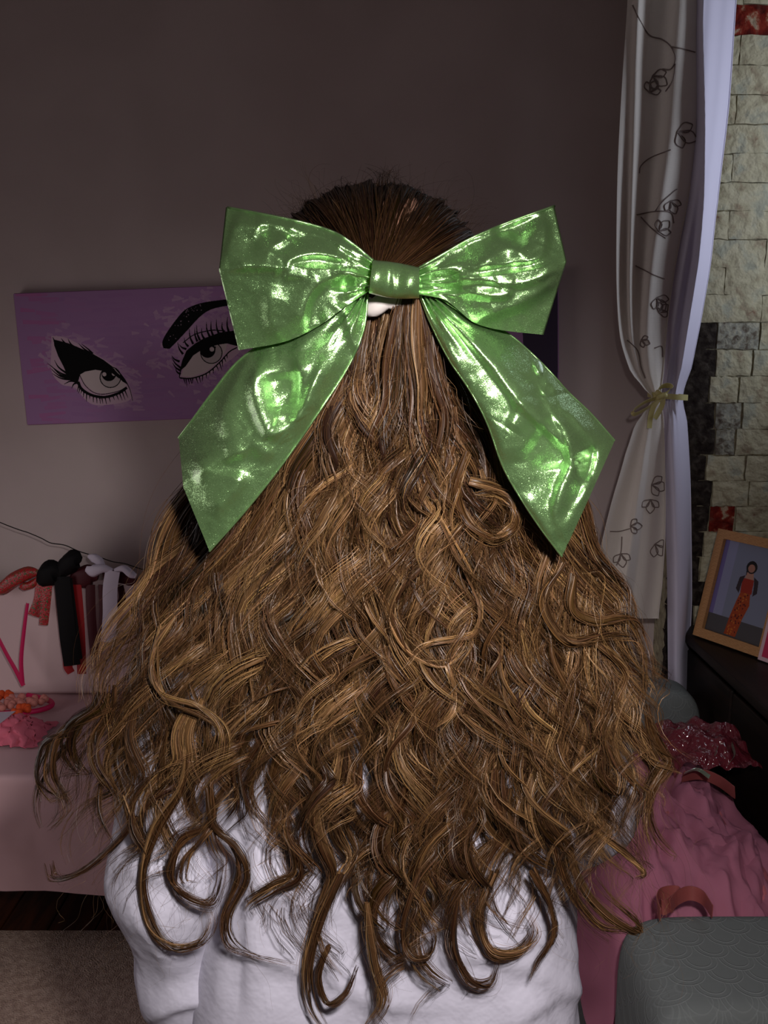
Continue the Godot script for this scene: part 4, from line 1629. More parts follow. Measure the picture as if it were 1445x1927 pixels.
func build_curtains() -> void:
	var mb := Mb.new()
	var rows := []
	for j in 151:
		var py := lerpf(-560.0, 1320.0, j / 150.0)
		var xl := edge_at(WHITE_L, py)
		var xr := edge_at(WHITE_R, py)
		var row := PackedVector3Array()
		var sp := clampf(lerpf(0.25, 0.66, smoothstep(0.0, 520.0, py)), 0.2, 0.7)
		var below := smoothstep(735.0, 800.0, py)
		var sq := exp(-pow((py - 745.0) / 60.0, 2.0))
		for k in 41:
			var s := k / 40.0
			var peak := (s / sp) if s < sp else (1.0 - (s - sp) / (1.0 - sp))
			var za := -0.05 + 0.062 * pow(peak, 1.2) + 0.004 * sin(s * 17.0 + py * 0.006)
			za -= 0.062 * pow(maxf(0.0, (s - sp) / (1.0 - sp)), 1.5)
			if s < sp: za += 0.012 * sin(s / sp * PI * 2.0) * smoothstep(250.0, 500.0, py)
			var zb := -0.05 + 0.06 * sin(PI * clampf(s * 0.96 + 0.02, 0, 1)) - 0.062 * pow(maxf(0.0, s * 2.0 - 1.0), 2.0) + 0.003 * sin(s * 14.0 + py * 0.003)
			var z := -2.455 + lerpf(za, zb, below) - 0.012 * sq + sq * 0.003 * sin(s * 40.0)
			row.append(U(lerpf(xl, xr, s), py, z))
		rows.append(row)
	sheet(mb, rows, 0.002)
	var wc := thing("white_curtain", "smooth white curtain panel hanging beside the brick, brightly lit along its right edge", "curtain")
	obj("panel", mb, M.curtain_white, wc)
	# hem stitched along its bright edge
	mb = Mb.new()
	var line := PackedVector3Array()
	for j in 151:
		var row: PackedVector3Array = rows[j]
		line.append(row[40] + Vector3(-0.001, 0, 0.001))
	tube(mb, line, 0.0025, 0.0025, 6)
	obj("hem", mb, M.curtain_white, wc)

	mb = Mb.new()
	rows = []
	for j in 141:
		var py := lerpf(-560.0, 1164.0, j / 140.0)
		var xl := edge_at(SHEER_L, py)
		var xr := edge_at(SHEER_R, py)
		var row := PackedVector3Array()
		for k in 61:
			var s := k / 60.0
			row.append(U(lerpf(xl, xr, s), py, sheer_z(s, py)))
		rows.append(row)
	sheet(mb, rows, 0.0012)
	var sc := thing("sheer_curtain", "greyish sheer curtain embroidered with flowers on thin stems, gathered left of the white panel", "curtain")
	obj("panel", mb, M.curtain_sheer, sc)
	mb = Mb.new()
	line = PackedVector3Array()
	for j in 141:
		var row: PackedVector3Array = rows[j]
		line.append(row[60])
	tube(mb, line, 0.0022, 0.0022, 6)
	obj("hem", mb, M.curtain_sheer, sc)
	# embroidered stems and flowers, sewn on as raised thread
	var stems := [
		[1190, 10, 1205, 40, 1222, 66, 1245, 74, 1262, 88, 1271, 110, 1262, 130, 1246, 130],
		[1262, 88, 1285, 92, 1308, 98],
		[1271, 120, 1266, 150, 1252, 172],
		[1203, 326, 1206, 312, 1225, 296, 1262, 282],
		[1198, 404, 1232, 398, 1262, 400, 1268, 420],
		[1232, 398, 1246, 380, 1268, 360, 1274, 356],
		[1206, 408, 1226, 430, 1252, 448],
		[1196, 500, 1225, 515, 1250, 525],
		[1180, 640, 1200, 660, 1206, 690, 1214, 712],
		[1232, 655, 1245, 652, 1247, 672],
		[1148, 1000, 1165, 1000, 1185, 995],
		[1170, 1010, 1168, 1040, 1160, 1064]]
	for st in stems:
		mb = Mb.new()
		sewn(mb, st, 0.0016)
		obj("stem", mb, M.thread, sc)
	var blooms := [[1228, 142, 16, 0.3], [1222, 174, 13, -0.5], [1274, 248, 20, 0.2], [1262, 378, 13, 0.6], [1240, 436, 14, -0.4], [1236, 560, 14, 0.5], [1240, 588, 12, -0.3],
		[1226, 912, 15, 0.1], [1224, 940, 13, 0.8], [1232, 1024, 15, 0.4], [1186, 990, 11, 0.0], [1168, 1042, 13, 0.7], [1206, 640, 9, 0.2]]
	for b in blooms:
		mb = Mb.new()
		for q in 3:
			var hd: float = b[3] * 2.0 + (q - 1) * 0.85
			var L: float = b[2] * (2.0 if q == 1 else 1.6)
			for ring in 1:
				var pts := []
				for k in 13:
					var t := k / 12.0
					var along := sin(PI * t) if false else (1.0 - absf(2.0 * t - 1.0))
					var side := sin(TAU * t) * 0.26 * (1.0 + 0.3 * along)
					var p: Vector2 = Vector2(b[0], b[1]) + Vector2(cos(hd), sin(hd)) * L * pow(along, 0.8) * (1.0 - ring * 0.22) + Vector2(-sin(hd), cos(hd)) * side * L * (1.0 - ring * 0.3) + Vector2(cos(hd), sin(hd)) * L * 0.1 * ring
					pts.append(p.x)
					pts.append(p.y)
				sewn(mb, pts, 0.0016)
		obj("flower", mb, M.thread, sc)
	# the ribbon that ties both panels back
	var tr := thing("tie_ribbon", "cream satin ribbon knotted round both curtain panels, its ends hanging", "ribbon")
	mb = Mb.new()
	var band := PackedVector3Array()
	for k in 25:
		var a := TAU * k / 24.0
		var c := U(1256, 745, -2.47)
		band.append(c + Vector3(cos(a) * 0.052, -0.004 * cos(a), sin(a) * 0.062))
	ribbon(mb, band, Vector3.UP, Vector3.UP, 0.015, 0.015, 0.001)
	obj("band", mb, M.tie_ribbon, tr)
	for lp in [[[1244, 746, 1238, 735, 1250, 726, 1262, 728, 1255, 738, 1244, 746], 0.016], [[1244, 746, 1215, 756, 1192, 772, 1194, 780, 1215, 770, 1244, 748], 0.012]]:
		mb = Mb.new()
		ribbon(mb, line_px(lp[0], -2.4, 26), Vector3(0.3, 0.7, 0.5), Vector3(0.3, 0.7, 0.5), lp[1], lp[1], 0.001)
		obj("bow_loop", mb, M.tie_ribbon, tr)
	for tl in [[1243, 748, 1230, 765, 1224, 785, 1222, 806], [1248, 748, 1246, 762, 1238, 778, 1232, 788]]:
		mb = Mb.new()
		ribbon(mb, line_px(tl, -2.395, 16), Vector3(1, 0.3, 0.3), Vector3(0.9, -0.2, -0.4), 0.012, 0.016, 0.001)
		obj("ribbon_end", mb, M.tie_ribbon, tr)
	mb = Mb.new()
	nets(mb, [bone(U(1240, 748, -2.4), U(1250, 744, -2.4), 0.009, 0.009)], 0.003, 0.01)
	obj("knot", mb, M.tie_ribbon, tr)
	# rail that carries the curtains, above the frame
	var rail := thing("curtain_rail", "thin dark curtain rail carrying the white and sheer curtains, above the photo's top edge", "rail")
	mb = Mb.new()
	tube(mb, PackedVector3Array([Vector3(0.66, 2.6, -2.47), Vector3(1.33, 2.6, -2.47)]), 0.011, 0.011, 10)
	obj("rod", mb, M.dark_wood, rail)
	for x in [0.72, 1.30]:
		mb = Mb.new()
		box(mb, Vector3(x, 2.59, -2.61), Vector3(0.02, 0.03, 0.28), 0.004)
		obj("bracket", mb, M.dark_wood, rail)

func line_px(p: Array, z: float, n: int) -> PackedVector3Array:
	var a := []
	for k in range(0, p.size(), 2): a.append(U(p[k], p[k + 1], z))
	return cat(a, n)

func sewn(mb: Mb, p: Array, rad: float) -> void:
	var a := []
	for k in range(0, p.size(), 2): a.append(Vector2(p[k], p[k + 1]))
	var out := PackedVector3Array()
	for q in cat2(a, a.size() * 4):
		var xl := edge_at(SHEER_L, q.y)
		var xr := edge_at(SHEER_R, q.y)
		var s := (q.x - xl) / (xr - xl)
		if s < 0.01 or s > 0.99: continue
		out.append(U(q.x, q.y, sheer_z(s, q.y) + 0.0012))
	if out.size() > 2: tube(mb, out, rad, rad, 5)

# soft cushion-like block
func cushion(mb: Mb, c: Vector3, size: Vector3, e: float, seg: int = 20, puff: float = 0.0) -> void:
	var rows := []
	for j in seg + 1:
		var la := PI * (j / float(seg)) - PI / 2
		var row := PackedVector3Array()
		for k in seg * 2:
			var lo := TAU * k / (seg * 2.0)
			var sg := func(v: float) -> float: return signf(v) * pow(absf(v), e)
			var cl: float = sg.call(cos(la))
			var d := Vector3(cl * sg.call(cos(lo)), sg.call(sin(la)), cl * sg.call(sin(lo)))
			row.append(c + d * size * 0.5 * (1.0 + puff * (1.0 - absf(d.x)) * (1.0 - absf(d.z))))
		rows.append(row)
	mb.grid(rows, true)

# ---------------------------------------------------------------- dark sideboard with its frames
func build_furniture() -> void:
	var sb := thing("sideboard", "dark brown wooden sideboard along the right wall under the picture frames", "sideboard", Vector3(1.11, 0.0, -2.015))
	var mb := Mb.new()
	box(mb, Vector3(0.02, 0.43, 0), Vector3(0.42, 0.68, 1.07), 0.004)
	obj("body", mb, M.dark_wood, sb)
	mb = Mb.new()
	box(mb, Vector3(0, 0.785, 0), Vector3(0.46, 0.03, 1.13), 0.006)
	obj("top", mb, M.dark_wood, sb)
	for s in 3:
		mb = Mb.new()
		var z: float = -0.35 + s * 0.35
		box(mb, Vector3(-0.198, 0.43, z), Vector3(0.018, 0.62, 0.335), 0.005)
		var door := obj("door", mb, M.dark_wood, sb)
		mb = Mb.new()
		lathe(mb, [Vector2(0.0001, 0), Vector2(0.006, 0), Vector2(0.006, 0.012), Vector2(0.014, 0.018), Vector2(0.013, 0.028), Vector2(0.0001, 0.031)], 14)
		var kn := obj("knob", mb, M.dark_wood, door, Vector3(-0.207, 0.5, z + 0.15))
		kn.rotation.z = PI / 2
	for sx in [-1, 1]:
		for sz in [-1, 1]:
			mb = Mb.new()
			box(mb, Vector3(0.02 + sx * 0.18, 0.045, sz * 0.49), Vector3(0.04, 0.09, 0.04), 0.006)
			obj("leg", mb, M.dark_wood, sb)
	# picture frame
	var f0 := UH(1311, 1195, 0.802)
	var f1 := UH(1426, 1235, 0.802)
	var d := (f1 - f0).normalized()
	var nn := d.cross(Vector3.UP).normalized()
	var up := (Vector3.UP * cos(0.25) - nn * sin(0.25)).normalized()
	var fr := thing("picture_frame", "pale wooden picture frame leaning on the sideboard, photo of a woman in an orange dress", "picture frame", f0)
	fr.basis = Basis(d, up, d.cross(up))
	var w := 0.245
	var h := 0.315
	var b := 0.026
	for q in 4:
		mb = Mb.new()
		var c := [Vector2(0, 0), Vector2(w, 0), Vector2(w, h), Vector2(0, h)]
		var ii := [Vector2(b, b), Vector2(w - b, b), Vector2(w - b, h - b), Vector2(b, h - b)]
		var a0: Vector2 = c[q]; var a1: Vector2 = c[(q + 1) % 4]; var b1: Vector2 = ii[(q + 1) % 4]; var b0: Vector2 = ii[q]
		var cc := Vector3((a0.x + b1.x) / 2, (a0.y + b1.y) / 2, 0.008)
		var ids := []
		for zz in [0.0, 0.018]:
			for p in [a0, a1, b1, b0]:
				ids.append(mb.v.size())
				mb.v.append(Vector3(p.x, p.y, zz))
				mb.uv.append(p * 4.0)
		var face := [[0, 1, 2, 3], [4, 5, 6, 7], [0, 1, 5, 4], [1, 2, 6, 5], [2, 3, 7, 6], [3, 0, 4, 7]]
		var m2 := Mb.new()
		for fc in face:
			var s0 := m2.v.size()
			for id in fc:
				m2.v.append(mb.v[id]); m2.uv.append(mb.uv[id])
			m2.quad_out(s0, s0 + 1, s0 + 2, s0 + 3, cc)
		obj("frame_bar", m2, M.frame_wood, fr)
	mb = Mb.new()
	box(mb, Vector3(w / 2, h / 2, 0.001), Vector3(w - 0.01, h - 0.01, 0.004), 0.0005)
	obj("backing", mb, M.dark_wood, fr)
	mb = Mb.new()
	mb.grid([PackedVector3Array([Vector3(b - 0.002, h - b + 0.002, 0.006), Vector3(w - b + 0.002, h - b + 0.002, 0.006)]), PackedVector3Array([Vector3(b - 0.002, b - 0.002, 0.006), Vector3(w - b + 0.002, b - 0.002, 0.006)])])
	var pm := mat(Color(1, 1, 1), 0.5, 0.4)
	pm.albedo_texture = portrait_print()
	obj("photo_print", mb, pm, fr)
	mb = Mb.new()
	box(mb, Vector3(w / 2, h * 0.30, -0.05), Vector3(0.05, 0.2, 0.004), 0.001, Basis(Vector3(1, 0, 0), 0.35))
	obj("stand", mb, M.dark_wood, fr)
	# pink card in front of it
	var g0 := UH(1428, 1241, 0.802)
	var card := thing("framed_card", "pink and red card with a white border leaning before the wooden picture frame", "card", g0)
	card.basis = Basis(d, up, d.cross(up))
	mb = Mb.new()
	box(mb, Vector3(0.09, 0.065, 0.004), Vector3(0.18, 0.13, 0.006), 0.001)
	obj("border", mb, mat(Color(0.85, 0.72, 0.76), 0.7), card)
	mb = Mb.new()
	box(mb, Vector3(0.09, 0.065, 0.0075), Vector3(0.158, 0.108, 0.002), 0.0005)
	obj("card_face", mb, mat(Color(0.78, 0.20, 0.36), 0.6), card)

# ---- drawing flat prints
func fill_poly(im: Image, pts: PackedVector2Array, col: Color) -> void:
	var lo := 1e9
	var hi := -1e9
	for p in pts:
		lo = minf(lo, p.y); hi = maxf(hi, p.y)
	for y in range(maxi(0, int(lo)), mini(im.get_height() - 1, int(hi) + 1) + 1):
		var xs := []
		var yy := y + 0.5
		for k in pts.size():
			var a := pts[k]
			var b := pts[(k + 1) % pts.size()]
			if (a.y <= yy) != (b.y <= yy):
				xs.append(a.x + (yy - a.y) / (b.y - a.y) * (b.x - a.x))
		xs.sort()
		for k in range(0, xs.size() - 1, 2):
			var x0 := clampi(int(round(xs[k])), 0, im.get_width())
			var x1 := clampi(int(round(xs[k + 1])), 0, im.get_width())
			if x1 > x0: im.fill_rect(Rect2i(x0, y, x1 - x0, 1), col)

func dot(im: Image, c: Vector2, r: float, col: Color) -> void:
	var pts := PackedVector2Array()
	for k in 18:
		pts.append(c + Vector2(cos(TAU * k / 18.0), sin(TAU * k / 18.0)) * r)
	fill_poly(im, pts, col)

func stroke(im: Image, pts: PackedVector2Array, w0: float, w1: float, col: Color) -> void:
	var left := PackedVector2Array()
	var right := PackedVector2Array()
	var n := pts.size()
	for k in n:
		var t := (pts[mini(k + 1, n - 1)] - pts[maxi(k - 1, 0)]).normalized()
		var nn := Vector2(-t.y, t.x) * lerpf(w0, w1, float(k) / (n - 1)) * 0.5
		left.append(pts[k] + nn)
		right.append(pts[k] - nn)
	right.reverse()
	left.append_array(right)
	fill_poly(im, left, col)

func pl(p: Array, f: Callable, smooth: int = 0) -> PackedVector2Array:
	var a := []
	for k in range(0, p.size(), 2): a.append(f.call(Vector2(p[k], p[k + 1])))
	return cat2(a, a.size() * smooth) if smooth > 0 else PackedVector2Array(a)

func portrait_print() -> ImageTexture:
	var im := Image.create(192, 256, false, Image.FORMAT_RGB8)
	im.fill(Color(0.50, 0.52, 0.60))
	im.fill_rect(Rect2i(0, 0, 46, 256), Color(0.55, 0.56, 0.68))
	im.fill_rect(Rect2i(0, 0, 16, 256), Color(0.44, 0.40, 0.62))
	im.fill_rect(Rect2i(0, 206, 192, 50), Color(0.30, 0.29, 0.30))
	var id := func(v: Vector2) -> Vector2: return v
	fill_poly(im, pl([88, 128, 118, 128, 124, 160, 112, 200, 104, 250, 66, 250, 72, 200, 80, 160], id), Color(0.62, 0.24, 0.08))
	fill_poly(im, pl([84, 92, 120, 92, 122, 130, 86, 130], id), Color(0.60, 0.17, 0.10))
	fill_poly(im, pl([94, 74, 114, 74, 118, 92, 90, 92], id), Color(0.70, 0.52, 0.45))
	dot(im, Vector2(104, 60), 17, Color(0.08, 0.06, 0.06))
	fill_poly(im, pl([88, 60, 92, 86, 96, 60], id), Color(0.08, 0.06, 0.06))
	dot(im, Vector2(104, 63), 11, Color(0.66, 0.47, 0.40))
	for s in [-1, 1]:
		fill_poly(im, pl([104 + s * 14, 84, 104 + s * 30, 92, 104 + s * 34, 124, 104 + s * 22, 134, 104 + s * 20, 108], id), Color(0.20, 0.16, 0.18))
	var r := RandomNumberGenerator.new()
	r.seed = 3
	for k in 90:
		var y := r.randf_range(130, 248)
		dot(im, Vector2(lerpf(104, 86, (y - 130) / 118.0) + r.randf_range(-15, 15), y), 2.4, [Color(0.75, 0.42, 0.14), Color(0.36, 0.10, 0.07), Color(0.66, 0.30, 0.10)][k % 3])
	return ImageTexture.create_from_image(im)

# ---------------------------------------------------------------- the painting
func build_painting() -> void:
	var zf := WALL_Z + 0.036
	var tl := U(24, 552, zf)
	var w := 1.625
	var h := 0.392
	var ang := deg_to_rad(2.1)
	var root := thing("painting", "long purple canvas painting of two black and white eyes on the back wall", "painting", tl)
	root.rotation.z = ang
	var mb := Mb.new()
	box(mb, Vector3(w / 2, -h / 2, -0.0185), Vector3(w, h, 0.035), 0.003)
	var side := mat(Color(0.66, 0.46, 0.65), 0.8, 0.3)
	obj("canvas", mb, side, root)
	var W := 2048
	var H := 494
	var im := Image.create(W, H, false, Image.FORMAT_RGB8)
	var base := Color(0.66, 0.50, 0.68)
	im.fill(base)
	var r := RandomNumberGenerator.new()
	r.seed = 12
	# broad brush strokes of the ground
	for k in 500:
		var p := Vector2(r.randf() * W, r.randf() * H)
		var c := base.lerp(Color(0.72, 0.50, 0.68), r.randf() * 0.4).lerp(Color(0.60, 0.45, 0.66), r.randf() * 0.35)
		if p.x < 150: c = c.lerp(Color(0.74, 0.40, 0.62), 0.6 * (1.0 - p.x / 150.0))
		stroke(im, PackedVector2Array([p, p + Vector2(r.randf_range(40, 140), r.randf_range(-12, 12))]), 16, 10, c)
	var inv := Transform2D(-ang, Vector2.ZERO)
	var f := func(q: Vector2) -> Vector2:
		var p := U(q.x / 3.141, 520.0 + q.y / 3.141, zf)
		var d := Vector2(p.x - tl.x, p.y - tl.y).rotated(-ang)
		return Vector2(d.x / w * W, -d.y / h * H)
	var pale := Color(0.80, 0.68, 0.75)
	var white := Color(0.82, 0.76, 0.76)
	var ink := Color(0.015, 0.012, 0.015)
	# pale dry-brushed grounds round the eyes
	for k in 1500:
		var a := r.randf()
		var left := k % 2 == 0
		var q := Vector2(lerpf(300, 740, a) + r.randfn(0, 40), lerpf(420, 690, a) + r.randfn(0, 55)) if left else Vector2(r.randf_range(880, 1420), r.randf_range(200, 620))
		if not left:
			q = Vector2(1200, 380) + Vector2(r.randfn(0, 130), r.randfn(0, 120))
		var c := base.lerp(pale, r.randf_range(0.25, 0.6))
		var p: Vector2 = f.call(q)
		var an := r.randf_range(-0.5, 0.9)
		stroke(im, PackedVector2Array([p, p + Vector2(cos(an), sin(an)) * r.randf_range(18, 46)]), r.randf_range(9, 20), 5, c)
	# left eye
	fill_poly(im, pl([300, 350, 380, 360, 480, 410, 560, 460, 680, 540, 760, 650, 775, 720, 720, 750, 570, 765, 500, 730, 440, 660, 360, 640, 300, 560, 300, 430], f, 4), pale)
	fill_poly(im, pl([312, 372, 345, 380, 400, 395, 450, 415, 540, 455, 610, 495, 680, 548, 735, 610, 750, 640, 700, 610, 640, 575, 560, 560, 500, 570, 468, 590, 455, 640, 420, 612, 395, 590, 375, 540, 340, 470, 318, 410], f), ink)
	fill_poly(im, pl([470, 582, 500, 564, 560, 553, 640, 562, 700, 602, 745, 645, 720, 670, 660, 690, 600, 695, 550, 683, 500, 640], f), white)
	eye(im, f, Vector2(650, 598), 64.0, Vector2(641, 578), 43.0, [Vector2(614, 580), Vector2(670, 577)], ink, Color(0.74, 0.69, 0.69))
	fill_poly(im, pl([560, 553, 600, 545, 680, 560, 740, 618, 700, 604, 650, 566], f), ink)
	stroke(im, pl([458, 625, 480, 668, 540, 705, 620, 716, 700, 692, 748, 660], f, 6), 11, 9, ink)
	stroke(im, pl([470, 590, 500, 645, 550, 688, 610, 699, 700, 680, 745, 655], f, 6), 2.5, 2.5, ink)
	stroke(im, pl([680, 545, 730, 605, 765, 670, 782, 740], f, 6), 5, 1.5, ink)
	for q in [[275, 512, 350, 570, 410, 592], [295, 545, 350, 590, 420, 605], [305, 575, 360, 605, 430, 612], [318, 495, 345, 540, 400, 580], [375, 640, 410, 622, 445, 622], [420, 665, 432, 640, 450, 630], [308, 358, 318, 380, 335, 420], [358, 365, 372, 385, 395, 410], [398, 368, 412, 395, 430, 415], [460, 395, 490, 425, 530, 455], [478, 398, 520, 432, 545, 458], [300, 530, 350, 580, 400, 600]]:
		stroke(im, pl(q, f, 4), 1.0, 9, ink)
	for k in 17:
		var t := k / 16.0
		var a := pl([462, 650, 500, 690, 560, 712, 620, 718, 690, 700, 740, 672], f, 8)
		var p: Vector2 = a[int(t * 46)]
		stroke(im, PackedVector2Array([p, p + Vector2(lerpf(-8, 10, t), r.randf_range(14, 34))]), 5, 1, ink)
	# right eye
	fill_poly(im, pl([1062, 596, 1085, 520, 1120, 440, 1190, 390, 1290, 345, 1400, 330, 1450, 400, 1380, 480, 1290, 540, 1220, 590, 1130, 608], f, 4), pale)
	fill_poly(im, pl([965, 425, 957, 388, 985, 330, 1050, 240, 1100, 190, 1180, 157, 1280, 140, 1380, 132, 1440, 150, 1380, 165, 1260, 188, 1185, 232, 1105, 318, 1040, 388, 1000, 428], f, 3), ink)
	fill_poly(im, pl([1070, 590, 1090, 530, 1140, 462, 1200, 424, 1300, 402, 1340, 396, 1332, 440, 1290, 502, 1220, 562, 1130, 596], f), white)
	eye(im, f, Vector2(1248, 452), 66.0, Vector2(1226, 436), 46.0, [Vector2(1250, 430)], ink, Color(0.74, 0.69, 0.69))
	fill_poly(im, pl([1060, 562, 1075, 500, 1100, 440, 1150, 398, 1200, 368, 1300, 330, 1400, 318, 1440, 400, 1400, 412, 1340, 396, 1285, 404, 1200, 428, 1140, 468, 1096, 532], f), ink)
	fill_poly(im, pl([1180, 425, 1230, 405, 1275, 415, 1270, 440, 1225, 470, 1190, 460], f), ink)
	dot(im, f.call(Vector2(1251, 431)), 9, white)
	stroke(im, pl([1062, 602, 1130, 604, 1220, 574, 1300, 506, 1352, 448, 1400, 420], f, 6), 5, 4, ink)
	stroke(im, pl([1065, 560, 1060, 600, 1090, 605], f, 6), 4, 3, ink)
	stroke(im, pl([1080, 392, 1150, 342, 1250, 318, 1330, 322], f, 6), 3, 4, ink)
	for q in [[1060, 505, 1012, 468], [1070, 545, 1012, 478], [1068, 560, 1018, 512], [1066, 580, 1036, 545], [1080, 460, 1048, 388], [1100, 430, 1058, 402], [1112, 415, 1086, 360], [1140, 400, 1116, 308], [1165, 385, 1150, 300], [1180, 378, 1160, 286], [1205, 368, 1190, 305], [1238, 355, 1218, 268], [1258, 350, 1246, 262], [1292, 338, 1278, 252], [1322, 328, 1312, 268], [1350, 325, 1344, 238], [1385, 322, 1390, 250]]:
		var a := Vector2(q[0], q[1])
		var b := Vector2(q[2], q[3])
		stroke(im, pl([a.x, a.y, (a.x + b.x) / 2 - 6, (a.y + b.y) / 2 + 4, b.x, b.y], f, 4), 9, 1, ink)
	for k in 16:
		var a := pl([1085, 606, 1140, 602, 1220, 574, 1300, 506, 1352, 450], f, 10)
		var p: Vector2 = a[int(k / 15.0 * 46)]
		stroke(im, PackedVector2Array([p, p + Vector2(r.randf_range(-4, 8), r.randf_range(14, 34))]), 5, 1, ink)
	for k in 30:
		var t := r.randf()
		var a := pl([985, 385, 1060, 270, 1120, 205, 1200, 180], f, 8)
		var p: Vector2 = a[int(t * 31)] + Vector2(r.randfn(0, 9), r.randfn(0, 9))
		dot(im, p, r.randf_range(1.0, 3.0), Color(0.55, 0.46, 0.52))
	# dark painted hair at the far end of the canvas
	fill_poly(im, pl([3080, 60, 3300, 60, 3300, 900, 3060, 900, 3100, 500], f), Color(0.26, 0.22, 0.30))
	im.generate_mipmaps()
	mb = Mb.new()
	mb.grid([PackedVector3Array([Vector3(0.002, -0.002, 0), Vector3(w - 0.002, -0.002, 0)]), PackedVector3Array([Vector3(0.002, -h + 0.002, 0), Vector3(w - 0.002, -h + 0.002, 0)])])
	var pm := mat(Color(1, 1, 1), 0.75, 0.3)
	pm.albedo_texture = ImageTexture.create_from_image(im)
	obj("painted_face", mb, pm, root)

func eye(im: Image, f: Callable, c: Vector2, rad: float, pc: Vector2, pr: float, lights: Array, ink: Color, grey: Color) -> void:
	var a := PackedVector2Array()
	var b := PackedVector2Array()
	var p := PackedVector2Array()
	for k in 28:
		var d := Vector2(cos(TAU * k / 28.0), sin(TAU * k / 28.0))
		a.append(f.call(c + d * rad))
		b.append(f.call(c + d * (rad - 5.0)))
		p.append(f.call(pc + d * pr))
	fill_poly(im, a, ink)
	fill_poly(im, b, grey)
	fill_poly(im, p, ink)
	for l in lights: dot(im, f.call(l), 8, Color(0.8, 0.74, 0.74))

# ---------------------------------------------------------------- left: table, board, bows
func fat_loop(pts: Array, hs: Array, z: float, depth: float, m: Material, parent: Node3D) -> void:
	var mb := Mb.new()
	var c := line_px(pts, z, 18)
	var rows := []
	for k in c.size():
		var t := float(k) / (c.size() - 1)
		var f := t * (hs.size() - 1)
		var i := mini(int(f), hs.size() - 2)
		var hh: float = lerpf(hs[i], hs[i + 1], f - i) * 0.00085
		var tg := (c[mini(k + 1, c.size() - 1)] - c[maxi(k - 1, 0)]).normalized()
		var sd := tg.cross(Vector3(0, 0, 1)).normalized()
		var row := PackedVector3Array()
		for s in 14:
			var a := TAU * s / 14.0
			var cr := 1.0 + 0.12 * sin(a * 5.0 + t * 6.0)
			row.append(c[k] + sd * cos(a) * hh * cr + Vector3(0, 0, 1) * sin(a) * depth * cr * (0.35 + 0.65 * sin(PI * clampf(t, 0.08, 0.92))))
		rows.append(row)
	var b := mb.grid(rows, true)
	mb.fan(b, 14, c[0], true)
	mb.fan(b + 14 * (c.size() - 1), 14, c[c.size() - 1], false)
	obj("loop", mb, m, parent)

func tail(pts: Array, w0: float, w1: float, z: float, m: Material, parent: Node3D, called: String = "tail") -> void:
	var mb := Mb.new()
	ribbon(mb, line_px(pts, z, 18), Vector3(1, 0, 0.1), Vector3(1, 0.1, -0.15), w0 * 0.00165, w1 * 0.00165, 0.0015, 0.003)
	obj(called, mb, m, parent)

